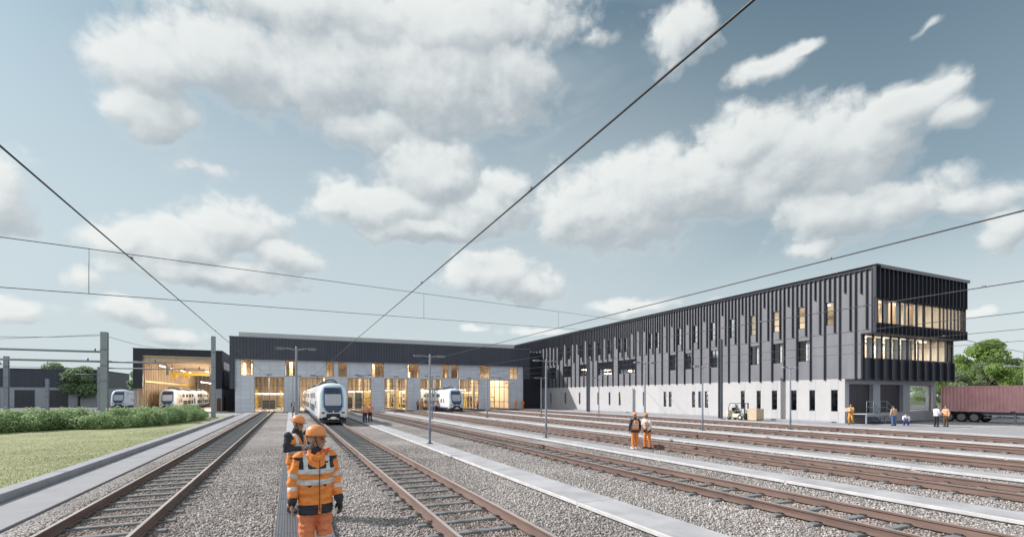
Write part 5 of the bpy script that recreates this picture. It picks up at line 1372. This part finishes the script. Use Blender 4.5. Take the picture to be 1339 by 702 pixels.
    def cl_top(p):
        best = None
        for n_ in 'rl':
            S, E, Wv = J['s'+n_], J['e'+n_], J['w'+n_]; l1 = (E-S).length; l2 = (Wv-E).length
            t1, d1 = seg_t(p,S,E); t2, d2_ = seg_t(p,E,Wv)
            tt, dd = (t1*l1/(l1+l2), d1-.066) if d1 < d2_ else ((l1+t2*l2)/(l1+l2), d2_-.055)
            if best is None or dd < best[1]: best = (tt, dd)
        u = max(0,min(1.2,(p-hz).dot(ax)/ax.length_squared)); q = p-(hz+ax*u); dt = (math.hypot(q.x/(.165+j), q.y/(.115+j))-1)*.14
        if best[1] < dt and best[0] > .04:
            if bands and fgjacket:
                if .34 < best[0] < .43 or .66 < best[0] < .75: return 2
                if best[0] > .90: return 3
            elif bands and (.45 < best[0] < .54 or .72 < best[0] < .80): return 2
            return 1
        z = (p-hip).dot(ax)/ax.length            # height above the hip along the spine
        if fgjacket:
            if z < -.052: return 3 if abs(p.x-.02) > .018 or p.y > 0 else 0
            if .175 < z < .235 or .305 < z < .36: return 2
            if .10 < abs(p.x) < .145 and z > .36 and z < .56: return 2
            if .36 <= z < .50 and abs(p.x) >= .145: return 3
            if .36 <= z < .45 and abs(p.x) <= .10 and abs(p.x) > .016:
                return 3 if (z < .375+ (p.x*p.x)*5.5) else 0
            if z > .575: return 5
            if z > .555 and p.y < 0 and abs(p.x) < .05: return 3
            if .145 < z < .175 and .055 < abs(p.x) < .115 and p.y < 0 and (z > .145+.03*abs(abs(p.x)-.085)/.03): return 3
            return 0
        if waist and z < .06: return 4
        for (z0,z1) in bands:
            if z0 < z < z1: return 2
        if bands and .07 < abs(p.x) < .115 and z > bands[-1][1]: return 2
        if z > .565: return 5
        return 0
    if top: voxelize(b, voxel if not detail else .0085, 3, 'jacket', ms, t, cl_top if (bands or arms or waist or fgjacket or collar) else None, detail)
    if vest:
        b = MB(); j2 = .046*bl; hv = hip+ax*(.06 if waist else -.06)
        otube(b, [hv, hv+ax*.05, hip.lerp(chest,.4), chest, chest.lerp(neck,.50), chest.lerp(neck,.92)], [(.160+j2,.12+j2),(.165+j2,.12+j2),(.145+j2,.105+j2),(.150+j2,.118+j2),(.135+j2,.10+j2*.8),(.085,.085)])
        def cl_v(p):
            z = (p-hip).dot(ax)/ax.length
            if .16 < z < .205 or .28 < z < .325: return 1
            if .075 < abs(p.x) < .115 and z > .325: return 1
            if p.y < 0 and z > .30 and abs(p.x) < (z-.30)*.28: return 2
            return 0
        voxelize(b, voxel if not detail else .009, 2, 'vest', [C_[vest], C_['silver'], C_[top]], t, cl_v)
    if collar:
        b = MB(); otube(b, [neck-(head-neck)*.25, neck+(head-neck)*.2, neck+(head-neck)*.55], [(.095,.09),(.080,.080),(.070,.074)]); voxelize(b, max(.009,voxel*.7), 2, 'neck_gaiter', C_[collar], t)
    # ---- gloves
    for k, n_ in enumerate('rl'):
        if gloves[k]:
            s = -1 if n_ == 'r' else 1; b = MB(); d = (J['w'+n_]-J['e'+n_]).normalized()
            hand(b, J['w'+n_], J['w'+n_]-J['e'+n_]+Vector((0,0,-.05)), Vector(pose.get('palm',(-s*.9,-.3,0))), s, .55, .013); limb(b, [J['w'+n_]-d*.04, J['w'+n_]+d*.03], [.042,.036])
            b2 = MB(); b2.v = [tuple(J['w'+n_]+(Vector(v)-J['w'+n_])*1.10) for v in b.v]; b2.f = b.f
            voxelize(b2, .007 if detail else .014, 1, 'glove', C_[gloves[k]], t)
    # ---- helmet or hair
    if helmet:
        hm = helmet if isinstance(helmet, str) else 'helmet'
        b = MB(); n = 28; vs = []; rings = [(0,1.0,1),(.02,1.0,1),(.045,.985,1),(.075,.90,1),(.10,.74,1),(.118,.52,1),(.128,.25,1),(.131,.02,1)]
        for z, r, _ in rings:
            for k in range(n):
                a = 2*math.pi*k/n; vs.append(hp(.097*r*math.cos(a), .008+.120*r*math.sin(a), .056+z*.95))
        b.smooth = True; b.add(vs, [(i*n+k,i*n+(k+1)%n,(i+1)*n+(k+1)%n,(i+1)*n+k) for i in range(len(rings)-1) for k in range(n)]); sh = b.build('helmet', C_[hm], t)
        b = MB(); vs = []
        for z0 in (.058,.066):
            for r_ in (1.0,1):
                for k in range(n):
                    a = 2*math.pi*k/n; f = max(0,-math.sin(a))**1.5; e = (.012+.035*f) if r_ is not None and (len(vs)//n) % 2 else -.006
                    vs.append(hp((.097+e*.9)*math.cos(a), .008+(.120+e)*math.sin(a), z0-.006-.014*f*(1 if (len(vs)//n) % 2 else 0)))
        b.smooth = True
        for (p,q) in ((0,1),(2,3),(1,3),(0,2)):
            for k in range(n): b.f.append(None)
            b.f = b.f[:-n]; 
        b.add(vs, [(p*n+k,p*n+(k+1)%n,q*n+(k+1)%n,q*n+k) for (p,q) in ((0,1),(2,3),(1,3),(0,2)) for k in range(n)])
        b.build('brim', C_[hm], sh)
        if detail:
            b = MB()
            b.smooth = True; b.tube([hp(-.082,-.02,.07),hp(-.080,-.035,.0),hp(-.060,-.05,-.075),hp(0,-.055,-.112),hp(.060,-.05,-.075),hp(.080,-.035,.0),hp(.082,-.02,.07)], .0055, 6)
            b.build('chin_strap', C_['black'], t)
    if hairc or not helmet:
        b = MB(); b.ell(hp(0,.026,.045), (.082,.094,.094), 14, 10, Rh); b.ell(hp(0,.06,-.01), (.066,.055,.07), 12, 8, Rh)
        voxelize(b, max(.010,voxel*.7), 1, 'hair', C_[hairc or 'hair'], t)
    return t
# two foremost workers on the grating walkway
G2 = 'rail workers in orange'
W1 = person('worker nearest the viewer in bulky orange jacket with reflective bands, head turned aside', (.29,6.72,.10), R(8), 1.07, .016,
    pose=dict(er=(-.240,.035,1.15), wr=(-.262,-.05,.905), el=(.236,.04,1.15), wl=(.262,-.06,.90), sr=(-.168,0,1.415), sl=(.168,0,1.415), head=(.012,-.012,1.625)),
    legs='orange2', fgjacket=True, bands=((.1,.2),), helmet=True, hairc=None, gloves=(None,'dark'), head_yaw=50, bulk=1.10, detail=True, kneeband=True, collar='dark')
# storm hood folded at the collar of the foremost worker, with pocket badge and zip
b = MB()
otube(b, [Vector((.05,-.035,1.455)),Vector((.10,-.03,1.485)),Vector((.15,.0,1.515)),Vector((.185,.03,1.52))], [(.03,.055),(.022,.05),(.014,.035),(.006,.012)], 12, Vector((0,0,1)))
voxelize(b, .009, 2, 'folded_hood', C_['redor'], W1)
b = MB(); otube(b, [Vector((-.085,-.06,1.47)),Vector((-.045,-.108,1.43)),Vector((.0,-.125,1.405)),Vector((.055,-.108,1.43)),Vector((.09,-.06,1.47))], [(.028,.012),(.034,.014),(.036,.015),(.034,.014),(.028,.012)], 10, Vector((0,0,1))); voxelize(b, .008, 2, 'collar_flap', C_['orange'], W1)
b = MB(); b.cbox(.075,.115,-.172,-.160,1.365,1.385,.003); b.build('badge', C_['dark'], W1)
b = MB(); b.tube([(.018,-.168,1.40),(.018,-.176,1.30),(.018,-.158,1.12),(.018,-.168,.98),(.018,-.176,.80)], .0045, 6); b.build('zip', C_['dark'], W1)
W2 = person('worker right behind the nearest one, black jacket under orange vest, both hands raised', (.12,10.6,.10), R(38), 1.07, .014,
    pose=dict(er=(-.245,-.02,1.17), wr=(-.10,-.24,1.20), el=(.242,-.03,1.17), wl=(.07,-.25,1.19), head=(0,-.03,1.615), palm=(0,.3,1)),
    top='dark', vest='orange', legs='orange', helmet=True, head_yaw=14, head_pitch=10, bulk=.98, detail=True, kneeband=True, collar='dark')
t = thing('tablet', 'slim pale tablet in the hands of the black-sleeved worker', 'tablet', (.12,10.6,.10), R(38)); t.scale = (1.07,)*3
b = MB(); rot = Matrix.Rotation(R(-35),4,'X')
bm = bmesh.new(); bmesh.ops.create_cube(bm, size=1, matrix=Matrix.Translation((0,-.35,1.225)) @ rot @ Matrix.Diagonal((.22,.15,.008,1))); bmesh.ops.bevel(bm, geom=bm.edges[:], offset=.002, segments=1, affect='EDGES'); b.bm(bm); b.build('casing', C_['silver'], t)
b = MB(); bm = bmesh.new(); bmesh.ops.create_cube(bm, size=1, matrix=Matrix.Translation((0,-.35,1.225)) @ rot @ Matrix.Translation((0,0,.0055)) @ Matrix.Diagonal((.195,.128,.002,1))); b.bm(bm); b.build('screen', C_['eye'], t)
# two workers between the tracks
person('worker seen from behind in orange vest over dark sleeves, between the tracks', (14.05,17.65,0), R(170), .92, .013, pose=dict(er=(-.275,.03,1.16), el=(.275,.03,1.16)), top='dark', vest='orange', waist='navy', legs='orange', boots='white', kneeband=False, bulk=1.05, collar='black', group=G2)
person('worker leaning slightly in orange vest over pale sleeves, facing his colleague between the tracks', (14.65,17.55,0), R(-75), .92, .013,
    pose=dict(head=(0,-.10,1.59), neck=(0,-.05,1.46), chest=(0,-.03,1.30), er=(-.25,-.07,1.12), wr=(-.22,-.28,1.0), el=(.25,-.06,1.12), wl=(.22,-.24,.94), kr=(-.10,-.05,.50), kl=(.10,.04,.50), al=(.115,.10,.10)), top='white', vest='orange', waist='navy', legs='orange', bulk=1.0, hairc='hair', group=G2)
# pair beside the yard train
person('worker in orange jacket and dark trousers beside the yard train, nearer the train', (5.85,43.4,.10), R(195), .93, .02, legs='navy', bands=((.16,.20),(.28,.33)), group=G2)
person('worker in orange jacket and dark trousers beside the yard train, holding an arm out', (6.3,43.7,.10), R(160), .93, .02, pose=dict(er=(-.27,-.1,1.18), wr=(-.22,-.30,1.2)), legs='dark', bands=((.16,.20),(.28,.33)), group=G2)
person('worker in dark clothes with orange vest at the pier of the yard train door', (.35,72.5,.10), R(200), .95, .02, top='dark', vest='orange', legs='dark', group=G2)
# by the emerging train
for (x,y,rz,lab,kw) in ((18.55,77.3,30,'worker in orange vest, leftmost at the side of the emerging train',dict(top='dark',vest='orange',legs='dark')),
                        (19.0,76.4,-20,'worker all in orange, second at the side of the emerging train',dict(legs='orange')),
                        (19.35,74.2,80,'worker in yellowish coverall, third at the side of the emerging train',dict(top='ochre',legs='ochre')),
                        (19.95,71.5,200,'worker in orange vest, closest to the nose of the emerging train',dict(top='white',vest='orange',legs='navy')),
                        (36.55,79.0,10,'worker in full orange at the wall pier by the rightmost door',dict(legs='orange',bands=((.16,.20),(.28,.33)))),
                        (38.0,79.1,-10,'worker in orange walking at the right corner of the depot hall',dict(legs='orange')),
                        (30.6,82.5,10,'worker in orange standing inside the depot beside the rightmost door',dict(legs='navy'))):
    person(lab, (x,y,.033 if y > 77.2 else 0), R(rz), .95, .024, group=G2, **kw)
# people at the loading dock
person('bareheaded worker in ochre overalls carrying a carton to the platform', (42.35,25.3,.0041), R(-85), .97, .018, pose=dict(er=(-.24,-.08,1.15), wr=(-.16,-.34,1.14), el=(.24,-.08,1.15), wl=(.16,-.34,1.14), kr=(-.1,-.14,.52), ar=(-.11,-.02,.10), kl=(.1,-.02,.50), al=(.11,.16,.12), palm=(0,0,1)), top='ochre', legs='ochre', helmet=False)
t = thing('carton', 'brown cardboard carton in the arms of the ochre-clad worker', 'carton', (42.35,25.3,.0041), R(-85)); t.scale = (.97,)*3
b = MB(); b.cbox(-.22,.22,-.58,-.26,1.13,1.42,.008); b.build('box', M['crate'], t); b = MB(); b.box(-.03,.03,-.582,-.258,1.12,1.423); b.build('tape', C_['tan'], t)
person('man in tan shirt and blue jeans seen from behind at the foot of the stair', (43.8,22.9,.0041), R(160), .92, .018, top='tan', legs='jeans', helmet=False)
person('person in white shirt and bright blue trousers crouching near the dock', (44.9,22.6,.0041), R(-60), .95, .018,
    pose=dict(hip=(0,.10,.38), chest=(0,-.08,.68), neck=(0,-.20,.84), head=(0,-.30,.95), sr=(-.17,-.13,.78), sl=(.17,-.13,.78), kr=(-.16,-.30,.52), kl=(.16,-.28,.50), ar=(-.13,-.06,.10), al=(.13,-.06,.10), er=(-.22,-.30,.58), wr=(-.14,-.46,.42), el=(.22,-.30,.58), wl=(.14,-.46,.40)),
    top='white', legs='blue', helmet=False, head_pitch=25)
person('man in white shirt and black trousers, arm reaching to the person beside him', (45.15,20.7,.0041), R(75), .93, .018, pose=dict(el=(.25,-.08,1.15), wl=(.12,-.34,1.12), er=(-.25,-.03,1.14), wr=(-.2,-.24,1.02)), top='white', legs='black', helmet=False)
person('person in orange vest and brown trousers facing the man in the white shirt', (46.05,20.5,.0041), R(-105), .93, .018, pose=dict(er=(-.25,-.08,1.15), wr=(-.12,-.34,1.12)), top='tan', vest='orange', legs='brown', helmet=False)
person('forklift driver in yellow-green vest sitting in the cab', (40.6,35.2,.12), 0, .80, .02,
    pose=dict(hip=(0,.02,.90), chest=(0,.03,1.24), neck=(0,.02,1.42), head=(0,-.01,1.57), kr=(-.15,-.42,.92), kl=(.15,-.42,.92), ar=(-.15,-.46,.52), al=(.15,-.46,.52), er=(-.24,-.16,1.12), wr=(-.12,-.40,1.16), el=(.24,-.16,1.12), wl=(.12,-.40,1.16)), top='navy', vest='lime', legs='navy', helmet=False)
